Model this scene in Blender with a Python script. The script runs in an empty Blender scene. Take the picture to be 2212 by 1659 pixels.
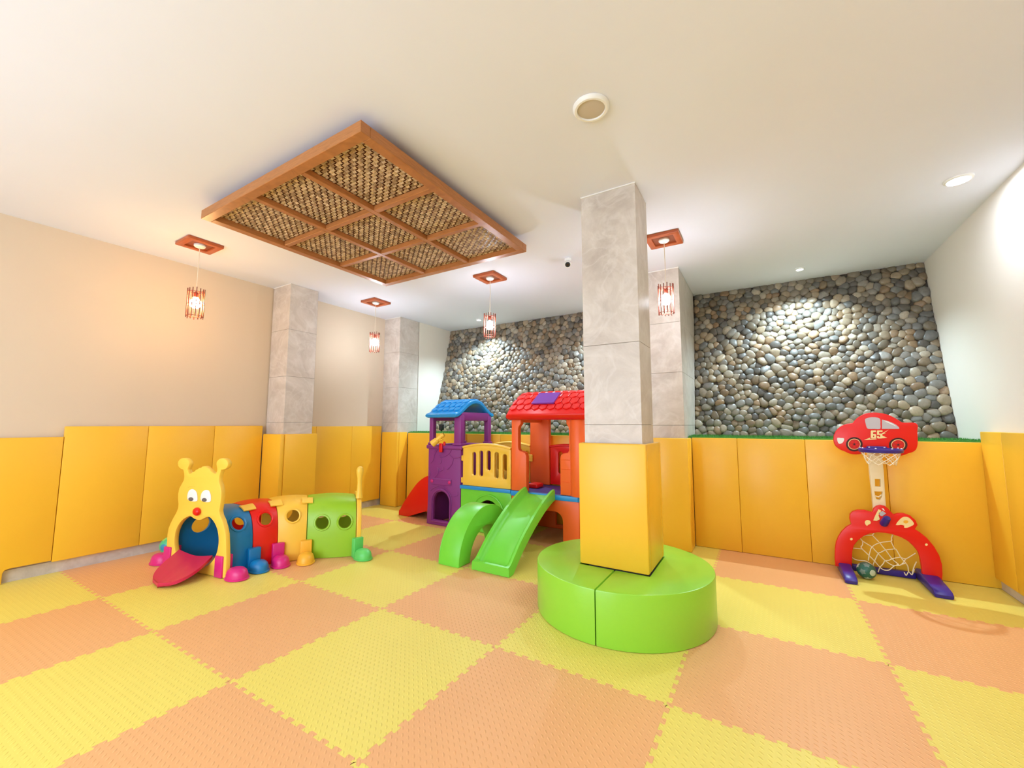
import bpy, bmesh, math, random
import numpy as np
from mathutils import Vector, Matrix
from mathutils.geometry import tessellate_polygon

random.seed(7)
rng = np.random.default_rng(7)
scene = bpy.context.scene
COL = scene.collection

# ------------------------------------------------------------------ camera
IW, IH = 2212.0, 1659.0
FPX = 889.62
YAW, PITCH, ROLL = -0.544531, 0.096052, 0.001037
CAM = Vector((2.4528, -1.2043, 1.3466))
_f = Vector((math.sin(YAW) * math.cos(PITCH), math.cos(YAW) * math.cos(PITCH), math.sin(PITCH)))
_r = Vector((math.cos(YAW), -math.sin(YAW), 0))
_u = _r.cross(_f)
CR = math.cos(ROLL) * _r + math.sin(ROLL) * _u
CU = -math.sin(ROLL) * _r + math.cos(ROLL) * _u
CF = _f
cd = bpy.data.cameras.new('camera')
cam = bpy.data.objects.new('camera', cd)
COL.objects.link(cam)
cd.sensor_fit = 'HORIZONTAL'
cd.sensor_width = 36.0
cd.lens = FPX * 36.0 / IW
cd.clip_start = 0.05
cam.matrix_world = Matrix(((CR.x, CU.x, -CF.x, CAM.x), (CR.y, CU.y, -CF.y, CAM.y), (CR.z, CU.z, -CF.z, CAM.z), (0, 0, 0, 1)))
scene.camera = cam

# ------------------------------------------------------------------ light
vs = scene.view_settings
vs.view_transform = 'Standard'
vs.look = 'None'
vs.gamma = 1.0
vs.use_curve_mapping = False
vs.exposure = 0.24
P_FILL_WINDOW = 118.0       # fill light at an unseen front window, assumed for brightness
P_DOWN = 11.0          # each ceiling downlight
P_WASH = 46.0          # each wall-wash spot over the pebble wall
E_BULB = 215.0          # pendant bulb emission
w = bpy.data.worlds.new('world')
scene.world = w
w.use_nodes = True
w.node_tree.nodes['Background'].inputs[0].default_value = (0.9, 0.95, 1.0, 1)
w.node_tree.nodes['Background'].inputs[1].default_value = 0.6

def area_light(name, loc, rot, sx, sy, power, col, shape='RECTANGLE'):
    l = bpy.data.lights.new(name, 'AREA')
    l.shape = shape
    l.size = sx
    l.size_y = sy
    l.energy = power
    l.color = col
    o = bpy.data.objects.new(name, l)
    COL.objects.link(o)
    o.location = loc
    o.rotation_euler = rot
    return o

ZC = 3.164             # ceiling height
YF = -3.6              # unseen front wall behind the camera, holds the added window
area_light('window_fill', (-0.1, YF + 0.06, 1.62), (math.radians(90), 0, 0), 4.2, 2.3, P_FILL_WINDOW, (0.56, 0.745, 1.0))  # added fill light, set just inside the assumed window

# ------------------------------------------------------------------ helpers
def lin(c):
    c = c / 255.0
    return c / 12.92 if c <= 0.04045 else ((c + 0.055) / 1.055) ** 2.4

def rgb(r, g, b):
    return (lin(r), lin(g), lin(b), 1.0)

MATS = {}

def mat(name, col, rough=0.45, spec=0.5, coat=0.0, emit=None, estr=0.0, noise=0.0, nscale=8.0, bump=0.0, bscale=60.0, metal=0.0):
    m = bpy.data.materials.new(name)
    m.use_nodes = True
    nt = m.node_tree
    b = nt.nodes['Principled BSDF']
    b.inputs['Base Color'].default_value = col
    b.inputs['Roughness'].default_value = rough
    b.inputs['Specular IOR Level'].default_value = spec
    b.inputs['Metallic'].default_value = metal
    b.inputs['Coat Weight'].default_value = coat
    if emit:
        b.inputs['Emission Color'].default_value = emit
        b.inputs['Emission Strength'].default_value = estr
    if noise or bump:
        g = nt.nodes.new('ShaderNodeNewGeometry')
    if noise:
        n = nt.nodes.new('ShaderNodeTexNoise')
        n.inputs['Scale'].default_value = nscale
        n.inputs['Detail'].default_value = 5
        nt.links.new(g.outputs['Position'], n.inputs['Vector'])
        mx = nt.nodes.new('ShaderNodeMix')
        mx.data_type = 'RGBA'
        mx.inputs[6].default_value = tuple(max(0, c * (1 - noise)) for c in col[:3]) + (1,)
        mx.inputs[7].default_value = tuple(min(1, c * (1 + noise)) for c in col[:3]) + (1,)
        nt.links.new(n.outputs['Fac'], mx.inputs[0])
        nt.links.new(mx.outputs[2], b.inputs['Base Color'])
    if bump:
        n2 = nt.nodes.new('ShaderNodeTexNoise')
        n2.inputs['Scale'].default_value = bscale
        n2.inputs['Detail'].default_value = 3
        nt.links.new(g.outputs['Position'], n2.inputs['Vector'])
        bp = nt.nodes.new('ShaderNodeBump')
        bp.inputs['Strength'].default_value = bump
        bp.inputs['Distance'].default_value = 0.01
        nt.links.new(n2.outputs['Fac'], bp.inputs['Height'])
        nt.links.new(bp.outputs['Normal'], b.inputs['Normal'])
    MATS[name] = m
    return m

def link_obj(name, me, m=None, parent=None, smooth=35):
    if m is not None:
        me.materials.append(MATS[m] if isinstance(m, str) else m)
    if smooth:
        me.polygons.foreach_set('use_smooth', [True] * len(me.polygons))
        me.set_sharp_from_angle(angle=math.radians(smooth))
    o = bpy.data.objects.new(name, me)
    COL.objects.link(o)
    if parent is not None:
        attach(o, parent)
    return o

def attach(o, parent):
    o.parent = parent
    if parent.type == 'EMPTY':
        o.matrix_parent_inverse = Matrix.Translation(-parent.location)

def O(name, geo, m, parent=None, smooth=35):
    """geo: (verts, faces) or bmesh -> one linked mesh object, normals made consistent"""
    if isinstance(geo, bmesh.types.BMesh):
        bm = geo
    else:
        bm = bmesh.new()
        vs_ = [bm.verts.new(v) for v in geo[0]]
        for f in geo[1]:
            try:
                bm.faces.new([vs_[i] for i in f])
            except ValueError:
                pass
    bmesh.ops.recalc_face_normals(bm, faces=bm.faces)
    me = bpy.data.meshes.new(name)
    bm.to_mesh(me)
    bm.free()
    return link_obj(name, me, m, parent, smooth)

def merge(*geos):
    V, F = [], []
    for v, f in geos:
        n = len(V)
        V += [tuple(p) for p in v]
        F += [tuple(i + n for i in q) for q in f]
    return V, F

def move(geo, M):
    return [tuple(M @ Vector(v)) for v in geo[0]], geo[1]

def thing(name, label, cat, loc=(0, 0, 0), group=None):
    o = bpy.data.objects.new(name, None)
    COL.objects.link(o)
    o.empty_display_size = 0.1
    o.location = loc
    return tag(o, label, cat, group)

def tag(o, label, cat, group=None):
    o['label'] = label
    o['category'] = cat
    if group:
        o['group'] = group
    return o

def struct(o):
    o['kind'] = 'structure'
    return o

def copy_tree(o, parent=None):
    c = o.copy()
    COL.objects.link(c)
    if parent is not None:
        c.parent = parent
    for ch in list(o.children):
        copy_tree(ch, c)
    return c

# --- plain geometry
def box(x0, x1, y0, y1, z0, z1):
    V = [(x, y, z) for x in (x0, x1) for y in (y0, y1) for z in (z0, z1)]
    F = [(0, 1, 3, 2), (4, 6, 7, 5), (0, 4, 5, 1), (2, 3, 7, 6), (0, 2, 6, 4), (1, 5, 7, 3)]
    return V, F

def rbox(x0, x1, y0, y1, z0, z1, bev=0.01, seg=2):
    bm = bmesh.new()
    V, F = box(x0, x1, y0, y1, z0, z1)
    vv = [bm.verts.new(v) for v in V]
    for f in F:
        bm.faces.new([vv[i] for i in f])
    bmesh.ops.recalc_face_normals(bm, faces=bm.faces)
    bmesh.ops.bevel(bm, geom=bm.edges[:], offset=bev, segments=seg, profile=0.5, affect='EDGES')
    bm.verts.index_update()
    V = [tuple(v.co) for v in bm.verts]
    F = [tuple(v.index for v in f.verts) for f in bm.faces]
    bm.free()
    return V, F

def tube(pts, r, n=8, caps=True):
    pts = [Vector(p) for p in pts]
    rr = r if isinstance(r, (list, tuple)) else [r] * len(pts)
    V, F = [], []
    prev = None
    for i, p in enumerate(pts):
        t = (pts[min(i + 1, len(pts) - 1)] - pts[max(i - 1, 0)]).normalized()
        if prev is None:
            a = Vector((0, 0, 1)) if abs(t.z) < 0.9 else Vector((1, 0, 0))
            s = t.cross(a).normalized()
        else:
            s = (prev - t * prev.dot(t)).normalized()
        prev = s
        q = t.cross(s)
        for k in range(n):
            an = 2 * math.pi * k / n
            V.append(tuple(p + (s * math.cos(an) + q * math.sin(an)) * rr[i]))
    for i in range(len(pts) - 1):
        for k in range(n):
            a, b = i * n + k, i * n + (k + 1) % n
            F.append((a, b, b + n, a + n))
    if caps:
        F.append(tuple(range(n)))
        F.append(tuple((len(pts) - 1) * n + k for k in range(n)))
    return V, F

def ring(c, R, r, axis='z', n=24, m=6, sx=1.0):
    V, F = [], []
    for i in range(n):
        a = 2 * math.pi * i / n
        for k in range(m):
            b = 2 * math.pi * k / m
            p = ((R + r * math.cos(b)) * math.cos(a) * sx, (R + r * math.cos(b)) * math.sin(a), r * math.sin(b))
            if axis == 'y':
                p = (p[0], p[2], p[1])
            elif axis == 'x':
                p = (p[2], p[0], p[1])
            V.append((p[0] + c[0], p[1] + c[1], p[2] + c[2]))
    for i in range(n):
        for k in range(m):
            F.append((i * m + k, i * m + (k + 1) % m, ((i + 1) % n) * m + (k + 1) % m, ((i + 1) % n) * m + k))
    return V, F

def lathe(prof, c=(0, 0, 0), n=24, M=None):
    """prof: (r, z) list revolved about z; open ends closed when r == 0"""
    V, F, rows = [], [], []
    for r, z in prof:
        if r < 1e-6:
            rows.append([len(V)])
            V.append((0, 0, z))
        else:
            rows.append(list(range(len(V), len(V) + n)))
            V += [(r * math.cos(2 * math.pi * k / n), r * math.sin(2 * math.pi * k / n), z) for k in range(n)]
    for a, b in zip(rows, rows[1:]):
        for k in range(n):
            q = [a[k % len(a)], a[(k + 1) % len(a)], b[(k + 1) % len(b)], b[k % len(b)]]
            q = list(dict.fromkeys(q))
            if len(q) > 2:
                F.append(tuple(q))
    if M is not None:
        V = [tuple(M @ Vector(v)) for v in V]
    return [(v[0] + c[0], v[1] + c[1], v[2] + c[2]) for v in V], F

def ball_geo(c, r, n=20, m=12, sc=(1, 1, 1)):
    prof = [(0 if i in (0, m) else math.sin(math.pi * i / m), -math.cos(math.pi * i / m)) for i in range(m + 1)]
    V, F = lathe(prof, n=n)
    return [(v[0] * r * sc[0] + c[0], v[1] * r * sc[1] + c[1], v[2] * r * sc[2] + c[2]) for v in V], F

# --- outlines
def area2(p):
    return sum(p[i][0] * p[(i + 1) % len(p)][1] - p[(i + 1) % len(p)][0] * p[i][1] for i in range(len(p))) / 2

def inset(p, d):
    """move a CCW loop inwards by d (a CW hole outwards)"""
    n = len(p)
    out = []
    for i in range(n):
        a, b, c = p[i - 1], p[i], p[(i + 1) % n]
        e1 = (b[0] - a[0], b[1] - a[1])
        e2 = (c[0] - b[0], c[1] - b[1])
        l1 = math.hypot(*e1) or 1e-9
        l2 = math.hypot(*e2) or 1e-9
        n1 = (-e1[1] / l1, e1[0] / l1)
        n2 = (-e2[1] / l2, e2[0] / l2)
        mx, my = n1[0] + n2[0], n1[1] + n2[1]
        q = mx * mx + my * my
        if q < 0.3:
            mx, my, q = n1[0], n1[1], 2.0
        k = 2 * d / q
        out.append((b[0] + mx * k, b[1] + my * k))
    return out

def prism(outline, holes=(), d0=0.0, d1=0.1, bev=0.0, org=(0, 0, 0), U=(1, 0, 0), V_=(0, 1, 0), N=(0, 0, 1)):
    org, U, V_, N = Vector(org), Vector(U), Vector(V_), Vector(N)
    loops = [list(outline) if area2(outline) > 0 else list(outline)[::-1]]
    for h in holes:
        loops.append(list(h) if area2(h) < 0 else list(h)[::-1])
    if bev > 0:
        levels = [(d0, bev), (d0 + bev * 0.3, bev * 0.3), (d0 + bev, 0), (d1 - bev, 0), (d1 - bev * 0.3, bev * 0.3), (d1, bev)]
    else:
        levels = [(d0, 0), (d1, 0)]
    V, F = [], []
    caps = []
    start = []
    for li, (d, b) in enumerate(levels):
        st = []
        cap = []
        for lp in loops:
            q = inset(lp, b) if b else lp
            st.append(len(V))
            for x, y in q:
                V.append(tuple(org + U * x + V_ * y + N * d))
            cap.append([Vector((x, y, 0)) for x, y in q])
        start.append(st)
        if li in (0, len(levels) - 1):
            idx = [st[k] + i for k, lp in enumerate(loops) for i in range(len(lp))]
            for t in tessellate_polygon(cap):
                F.append(tuple(idx[i] for i in t))
    for li in range(len(levels) - 1):
        for k, lp in enumerate(loops):
            n = len(lp)
            a, b = start[li][k], start[li + 1][k]
            for i in range(n):
                j = (i + 1) % n
                F.append((a + i, a + j, b + j, b + i))
    return V, F

def ell(cx, cy, rx, ry=None, n=24, a0=0.0):
    ry = rx if ry is None else ry
    return [(cx + rx * math.cos(a0 + 2 * math.pi * i / n), cy + ry * math.sin(a0 + 2 * math.pi * i / n)) for i in range(n)]

def rrect(x0, x1, y0, y1, r, n=5):
    p = []
    for cx, cy, a in ((x1 - r, y0 + r, -90), (x1 - r, y1 - r, 0), (x0 + r, y1 - r, 90), (x0 + r, y0 + r, 180)):
        for k in range(n + 1):
            t = math.radians(a + 90 * k / n)
            p.append((cx + r * math.cos(t), cy + r * math.sin(t)))
    return p

def smooth_loop(p, k=4):
    out = []
    n = len(p)
    for i in range(n):
        a, b, c, d = p[i - 1], p[i], p[(i + 1) % n], p[(i + 2) % n]
        for s in range(k):
            t = s / k
            out.append(tuple(0.5 * ((2 * b[q]) + (-a[q] + c[q]) * t + (2 * a[q] - 5 * b[q] + 4 * c[q] - d[q]) * t * t + (-a[q] + 3 * b[q] - 3 * c[q] + d[q]) * t ** 3) for q in range(len(b))))
    return out

def spline(p, k=5):
    p = [tuple(q) for q in p]
    e = [tuple(2 * a - b for a, b in zip(p[0], p[1]))] + p + [tuple(2 * a - b for a, b in zip(p[-1], p[-2]))]
    out = []
    for i in range(1, len(e) - 2):
        a, b, c, d = e[i - 1:i + 3]
        for s in range(k):
            t = s / k
            out.append(tuple(0.5 * ((2 * b[q]) + (-a[q] + c[q]) * t + (2 * a[q] - 5 * b[q] + 4 * c[q] - d[q]) * t * t + (-a[q] + 3 * b[q] - 3 * c[q] + d[q]) * t ** 3) for q in range(len(b))))
    out.append(p[-1])
    return out

def hit(u, v, p0, nrm):
    """point where the sight line of photo pixel (u, v) meets a plane of the place"""
    d = CR * ((u - IW / 2) / FPX) + CU * ((IH / 2 - v) / FPX) + CF
    t = (Vector(p0) - CAM).dot(Vector(nrm)) / d.dot(Vector(nrm))
    return CAM + d * t

class Plane:
    """upright plane through p0 with horizontal axis U; gives (u, z) coordinates of traced outlines"""
    def __init__(s, p0, U):
        s.p0 = Vector(p0)
        s.U = Vector(U).normalized()
        s.N = s.U.cross(Vector((0, 0, 1))).normalized()   # towards the viewer for U running right
    def tr(s, pts, ox=0, oy=0, k=1.0):
        out = []
        for a, b in pts:
            h = hit(ox + a / k, oy + b / k, s.p0, s.N)
            out.append(((h - s.p0).dot(s.U), h.z))
        return out
    def at(s, u, z, d=0.0):
        return s.p0 + s.U * u + Vector((0, 0, z)) + s.N * d
    def prism(s, outline, holes=(), d0=-0.02, d1=0.02, bev=0.0):
        return prism(outline, holes, d0, d1, bev, s.p0, s.U, (0, 0, 1), s.N)

def boolean(o, cutters):
    """subtract meshes from o and keep the result as plain mesh data"""
    for c in cutters:
        md = o.modifiers.new('cut', 'BOOLEAN')
        md.operation = 'DIFFERENCE'
        md.solver = 'EXACT'
        md.object = c
    dg = bpy.context.evaluated_depsgraph_get()
    me = bpy.data.meshes.new_from_object(o.evaluated_get(dg))
    o.modifiers.clear()
    o.data = me
    me.polygons.foreach_set('use_smooth', [True] * len(me.polygons))
    me.set_sharp_from_angle(angle=math.radians(35))
    for c in cutters:
        bpy.data.objects.remove(c)

# ------------------------------------------------------------------ materials
mat('ceiling_paint', rgb(233, 236, 250), 0.85, noise=0.02, nscale=1.5)
mat('wall_paint', rgb(234, 226, 214), 0.8, noise=0.02, nscale=2.0, bump=0.03, bscale=140)
mat('tan_paint', rgb(217, 199, 175), 0.8, noise=0.02, nscale=2.0, bump=0.03, bscale=140)
mat('pad_vinyl', rgb(248, 192, 52), 0.33, bump=0.05, bscale=260, noise=0.02, nscale=3)
mat('seat_vinyl', rgb(150, 216, 62), 0.28, bump=0.03, bscale=90)
mat('concrete', rgb(120, 112, 104), 0.9)
mat('sealant', rgb(240, 238, 232), 0.7)
mat('red', rgb(232, 22, 14), 0.35, bump=0.02, bscale=200)
mat('deep_red', rgb(206, 30, 26), 0.4)
mat('blue', rgb(26, 146, 220), 0.35, bump=0.02, bscale=200)
mat('deck_blue', rgb(44, 74, 158), 0.4)
mat('purple', rgb(137, 48, 132), 0.42, bump=0.06, bscale=220)
mat('violet', rgb(128, 62, 170), 0.35)
mat('orange', rgb(250, 106, 38), 0.42, bump=0.05, bscale=220)
mat('yellow', rgb(250, 200, 70), 0.38, bump=0.02, bscale=200)
mat('head_yellow', rgb(252, 205, 76), 0.4, bump=0.02, bscale=200)
mat('warm_yellow', rgb(250, 184, 52), 0.4)
mat('green', rgb(116, 216, 60), 0.36, bump=0.02, bscale=160)
mat('lime', rgb(150, 200, 40), 0.36)
mat('mint', rgb(96, 206, 100), 0.36)
mat('pink', rgb(218, 34, 124), 0.34)
mat('tongue_pink', rgb(212, 36, 84), 0.38)
mat('teal_blue', rgb(12, 122, 184), 0.36)
mat('white', rgb(240, 240, 238), 0.4)
mat('cream', rgb(240, 224, 186), 0.45)
mat('pale_sticker', rgb(250, 226, 160), 0.5)
mat('grey_sticker', rgb(196, 190, 196), 0.4)
mat('pupil', rgb(100, 96, 98), 0.5)
mat('black', rgb(18, 16, 18), 0.45)
mat('tyre', rgb(56, 6, 8), 0.5)
mat('indigo', rgb(52, 34, 140), 0.35)
mat('net', rgb(246, 232, 200), 0.7)
mat('cord', rgb(236, 222, 200), 0.6)
mat('grille', rgb(200, 188, 172), 0.7)
mat('stick', rgb(130, 64, 44), 0.55)
mat('lens_glass', rgb(24, 12, 10), 0.12)
mat('steel', rgb(190, 190, 190), 0.3, metal=0.8)
mat('lamp_lens', rgb(255, 255, 255), 0.3, emit=(1, 0.99, 0.97, 1), estr=22.0)
mat('bulb_warm', rgb(255, 240, 210), 0.3, emit=(1.0, 0.60, 0.26, 1), estr=E_BULB * 0.85)
mat('bulb_white', rgb(255, 250, 245), 0.3, emit=(0.84, 0.90, 1.0, 1), estr=E_BULB)
mat('frosted', rgb(235, 240, 245), 0.6, emit=(0.95, 0.97, 1, 1), estr=1.0)  # glowing pane of the added fill window
mat('mortar', rgb(74, 66, 56), 0.95, noise=0.25, nscale=30)
mat('turf', rgb(74, 144, 62), 0.9, noise=0.3, nscale=60)

def wood_mat(name, c0, c1):
    m = mat(name, c0, 0.38)
    nt = m.node_tree
    b = nt.nodes['Principled BSDF']
    g = nt.nodes.new('ShaderNodeNewGeometry')
    mp = nt.nodes.new('ShaderNodeMapping')
    mp.inputs['Scale'].default_value = (3, 3, 24)
    n = nt.nodes.new('ShaderNodeTexNoise')
    n.inputs['Scale'].default_value = 3.0
    n.inputs['Detail'].default_value = 6
    n.inputs['Distortion'].default_value = 1.2
    r = nt.nodes.new('ShaderNodeValToRGB')
    r.color_ramp.elements[0].position = 0.3
    r.color_ramp.elements[0].color = c0
    r.color_ramp.elements[1].position = 0.75
    r.color_ramp.elements[1].color = c1
    nt.links.new(g.outputs['Position'], mp.inputs['Vector'])
    nt.links.new(mp.outputs['Vector'], n.inputs['Vector'])
    nt.links.new(n.outputs['Fac'], r.inputs['Fac'])
    nt.links.new(r.outputs['Color'], b.inputs['Base Color'])

wood_mat('frame_wood', rgb(164, 104, 54), rgb(190, 124, 70))
wood_mat('plate_wood', rgb(166, 78, 36), rgb(190, 96, 48))
wood_mat('plate_wood_inner', rgb(124, 56, 26), rgb(146, 70, 34))

def attr_mat(name, rough, bump=0.0, bscale=40):
    m = mat(name, (0.5, 0.5, 0.5, 1), rough, bump=bump, bscale=bscale)
    nt = m.node_tree
    b = nt.nodes['Principled BSDF']
    a = nt.nodes.new('ShaderNodeAttribute')
    a.attribute_name = 'tint'
    n = nt.nodes.new('ShaderNodeTexNoise')
    n.inputs['Scale'].default_value = 45
    n.inputs['Detail'].default_value = 4
    g = nt.nodes.new('ShaderNodeNewGeometry')
    nt.links.new(g.outputs['Position'], n.inputs['Vector'])
    mr = nt.nodes.new('ShaderNodeMapRange')
    mr.inputs['To Min'].default_value = 0.72
    mr.inputs['To Max'].default_value = 1.28
    nt.links.new(n.outputs['Fac'], mr.inputs['Value'])
    mx = nt.nodes.new('ShaderNodeVectorMath')
    mx.operation = 'SCALE'
    nt.links.new(a.outputs['Color'], mx.inputs[0])
    nt.links.new(mr.outputs['Result'], mx.inputs['Scale'])
    nt.links.new(mx.outputs['Vector'], b.inputs['Base Color'])

attr_mat('pebble', 0.42, bump=0.08, bscale=70)
attr_mat('woven', 0.6, bump=0.25, bscale=120)

def stone_mat():
    """grey marbled porcelain of the columns"""
    m = mat('column_stone', rgb(196, 186, 174), 0.38)
    nt = m.node_tree
    b = nt.nodes['Principled BSDF']
    g = nt.nodes.new('ShaderNodeNewGeometry')
    n1 = nt.nodes.new('ShaderNodeTexNoise')
    n1.inputs['Scale'].default_value = 2.4
    n1.inputs['Detail'].default_value = 9
    n1.inputs['Roughness'].default_value = 0.7
    n1.inputs['Distortion'].default_value = 0.9
    r1 = nt.nodes.new('ShaderNodeValToRGB')
    e = r1.color_ramp.elements
    e[0].position, e[0].color = 0.28, rgb(184, 171, 160)
    e[1].position, e[1].color = 0.72, rgb(224, 214, 205)
    e2 = e.new(0.5)
    e2.color = rgb(206, 195, 184)
    n2 = nt.nodes.new('ShaderNodeTexNoise')
    n2.inputs['Scale'].default_value = 3.4
    n2.inputs['Detail'].default_value = 10
    n2.inputs['Distortion'].default_value = 1.1
    r2 = nt.nodes.new('ShaderNodeValToRGB')
    e = r2.color_ramp.elements
    e[0].position, e[0].color = 0.46, (0, 0, 0, 1)
    e[1].position, e[1].color = 0.56, (0, 0, 0, 1)
    e3 = e.new(0.507)
    e3.color = (0.22, 0.22, 0.22, 1)
    mx = nt.nodes.new('ShaderNodeMix')
    mx.data_type = 'RGBA'
    mx.inputs[7].default_value = rgb(236, 231, 226)
    for n in (n1, n2):
        nt.links.new(g.outputs['Position'], n.inputs['Vector'])
    nt.links.new(n1.outputs['Fac'], r1.inputs['Fac'])
    nt.links.new(n2.outputs['Fac'], r2.inputs['Fac'])
    nt.links.new(r1.outputs['Color'], mx.inputs[6])
    nt.links.new(r2.outputs['Color'], mx.inputs[0])
    nt.links.new(mx.outputs[2], b.inputs['Base Color'])

stone_mat()

def mat_foam(name, col):
    """EVA foam mat: staggered rice-grain relief running along the tile diagonal"""
    m = mat(name, col, 0.42, noise=0.02, nscale=2.0)
    nt = m.node_tree
    b = nt.nodes['Principled BSDF']
    L = nt.links.new

    def M(op, a, c=None):
        n = nt.nodes.new('ShaderNodeMath')
        n.operation = op
        for i, v in enumerate((a, c)):
            if v is None:
                continue
            if isinstance(v, (int, float)):
                n.inputs[i].default_value = v
            else:
                L(v, n.inputs[i])
        return n.outputs[0]
    g = nt.nodes.new('ShaderNodeNewGeometry')
    sp = nt.nodes.new('ShaderNodeSeparateXYZ')
    L(g.outputs['Position'], sp.inputs[0])
    s = 0.70711
    along = M('MULTIPLY', M('SUBTRACT', sp.outputs['Y'], sp.outputs['X']), s)
    across = M('MULTIPLY', M('ADD', sp.outputs['Y'], sp.outputs['X']), s)
    ca = M('DIVIDE', across, 0.0235)
    ia = M('FLOOR', ca)
    fa = M('SUBTRACT', M('SUBTRACT', ca, ia), 0.5)
    sh = M('MULTIPLY', M('MODULO', M('ABSOLUTE', ia), 2.0), 0.5)
    cl = M('ADD', M('DIVIDE', along, 0.043), sh)
    fl = M('SUBTRACT', M('SUBTRACT', cl, M('FLOOR', cl)), 0.5)
    d = M('SQRT', M('ADD', M('POWER', M('ABSOLUTE', M('DIVIDE', fa, 0.22)), 2.0), M('POWER', M('ABSOLUTE', M('DIVIDE', fl, 0.30)), 2.0)))
    h = M('MAXIMUM', M('SUBTRACT', 1.0, d), 0.0)
    h = M('POWER', h, 0.6)
    bp = nt.nodes.new('ShaderNodeBump')
    bp.inputs['Strength'].default_value = 0.55
    bp.inputs['Distance'].default_value = 0.003
    L(h, bp.inputs['Height'])
    L(bp.outputs['Normal'], b.inputs['Normal'])

mat_foam('foam_yellow', rgb(236, 218, 104))
mat_foam('foam_orange', rgb(236, 176, 118))

# ------------------------------------------------------------------ room shell
XL, XR = -3.12, 4.10      # side wall faces
XS = -2.745               # left wall face beyond the corner pilaster
YB = 3.94                 # face of the planter wall
YS0, YS1 = 4.60, 5.06     # pebble wall, foot and head
ZL = 1.185                # planter ledge

floor = struct(O('floor', box(XL, XR, YF, 3.95, -0.15, -0.014), 'concrete', smooth=0))
ceiling = struct(O('ceiling', box(XL - 0.15, XR + 0.15, YF - 0.15, 5.3, ZC, ZC + 0.12), 'ceiling_paint', smooth=0))
wall_left = struct(O('wall_left', box(XL - 0.15, XL, YF, 4.2, 0, ZC), 'tan_paint', smooth=0))
wall_rear = struct(O('wall_left_rear', box(XL, XS, 4.16, 5.3, 0, ZC), 'wall_paint', smooth=0))
wall_right = struct(O('wall_right', box(XR, XR + 0.15, YF, 5.3, 0, ZC), 'wall_paint', smooth=0))
prof = [(YS0, 0), (5.3, 0), (5.3, ZC), (YS1, ZC), (YS0, ZL)]
wall_planter = struct(O('wall_planter', box(XS, XR, YB, YS0 - 0.0005, 0, ZL), 'concrete', smooth=0))
wall_back = struct(O('wall_back', prism(prof, d0=XS, d1=XR, U=(0, 1, 0), V_=(0, 0, 1), N=(1, 0, 0)), 'mortar', smooth=0))
# front behind the camera; its window is assumed, to brighten the room
front = prism([(XL, 0), (XR, 0), (XR, ZC), (XL, ZC)], [rrect(-2.25, 2.05, 0.42, 2.82, 0.01, 1)], d0=-0.15, d1=0, org=(0, YF, 0), U=(1, 0, 0), V_=(0, 0, 1), N=(0, 1, 0))
wall_front = struct(O('wall_front', front, 'wall_paint', smooth=0))
win = struct(O('fill_window_1', box(-2.25, 2.05, YF - 0.10, YF - 0.08, 0.42, 2.82), 'frosted', smooth=0))
for i in range(5):
    x = -2.22 + 4.24 * i / 4
    O('fill_window_frame', box(x - 0.03, x + 0.03, YF - 0.08, YF - 0.03, 0.42, 2.82), 'white', win, smooth=0)
struct(O('baseboard_left', box(XL, XL + 0.012, YF, 3.70, 0, 0.10), 'column_stone', smooth=0))
struct(O('baseboard_right', box(XR - 0.035, XR, YF, YB, 0, 0.10), 'column_stone', smooth=0))

# --- foam mats
TEETH = 12
AMP = 0.011

def toothed(p0, p1, nrm):
    p0, p1, nrm = Vector(p0), Vector(p1), Vector(nrm)
    d = p1 - p0
    out = [tuple(p0)]
    for k in range(TEETH):
        for a, h in ((0.10, -1), (0.30, -1), (0.24, 0.6), (0.30, 1), (0.70, 1), (0.76, 0.6), (0.70, -1), (0.90, -1)):
            out.append(tuple(p0 + d * ((k + a) / TEETH) + nrm * (AMP * h)))
    return out

def mat_outline(x0, x1, y0, y1, tl, tr, tb, tt):
    p = []
    p += toothed((x0, y0), (x1, y0), (0, 1)) if tb else [(x0, y0)]
    p += toothed((x1, y0), (x1, y1), (1, 0)) if tr else [(x1, y0)]
    up = toothed((x0, y1), (x1, y1), (0, 1)) if tt else [(x0, y1)]
    p += [(x1, y1)] + up[:0:-1]
    lf = toothed((x0, y0), (x0, y1), (1, 0)) if tl else [(x0, y0)]
    p += [(x0, y1)] + lf[:0:-1]
    return p

mesh_cache = {}
for i in range(-3, 4):
    for j in range(-4, 4):
        x0 = XL + 0.013 - i if i == -3 else 0.0
        x1 = XR - 0.036 - i if i == 3 else 1.0
        y0 = YF + 0.002 - j if j == -4 else 0.0
        y1 = 3.935 - j if j == 3 else 1.0
        col = 'foam_yellow' if (i + j) % 2 == 0 else 'foam_orange'
        key = (x0, x1, y0, y1, col)
        if key not in mesh_cache:
            ol = mat_outline(x0, x1, y0, y1, i != -3, i != 3, j != -4, j != 3)
            o = O('foam_mat', prism(ol, d0=-0.0135, d1=0.0, bev=0.0012), col, floor, smooth=0)
            mesh_cache[key] = o.data
        else:
            o = bpy.data.objects.new('foam_mat', mesh_cache[key])
            COL.objects.link(o)
            o.parent = floor
        o.location = (i, j, 0)

# --- wall pads
def pad(x0, x1, y0, y1, z0, z1, parent, bev=0.007):
    return O('wall_pad', rbox(x0, x1, y0, y1, z0, z1, bev), 'pad_vinyl', parent)

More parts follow.
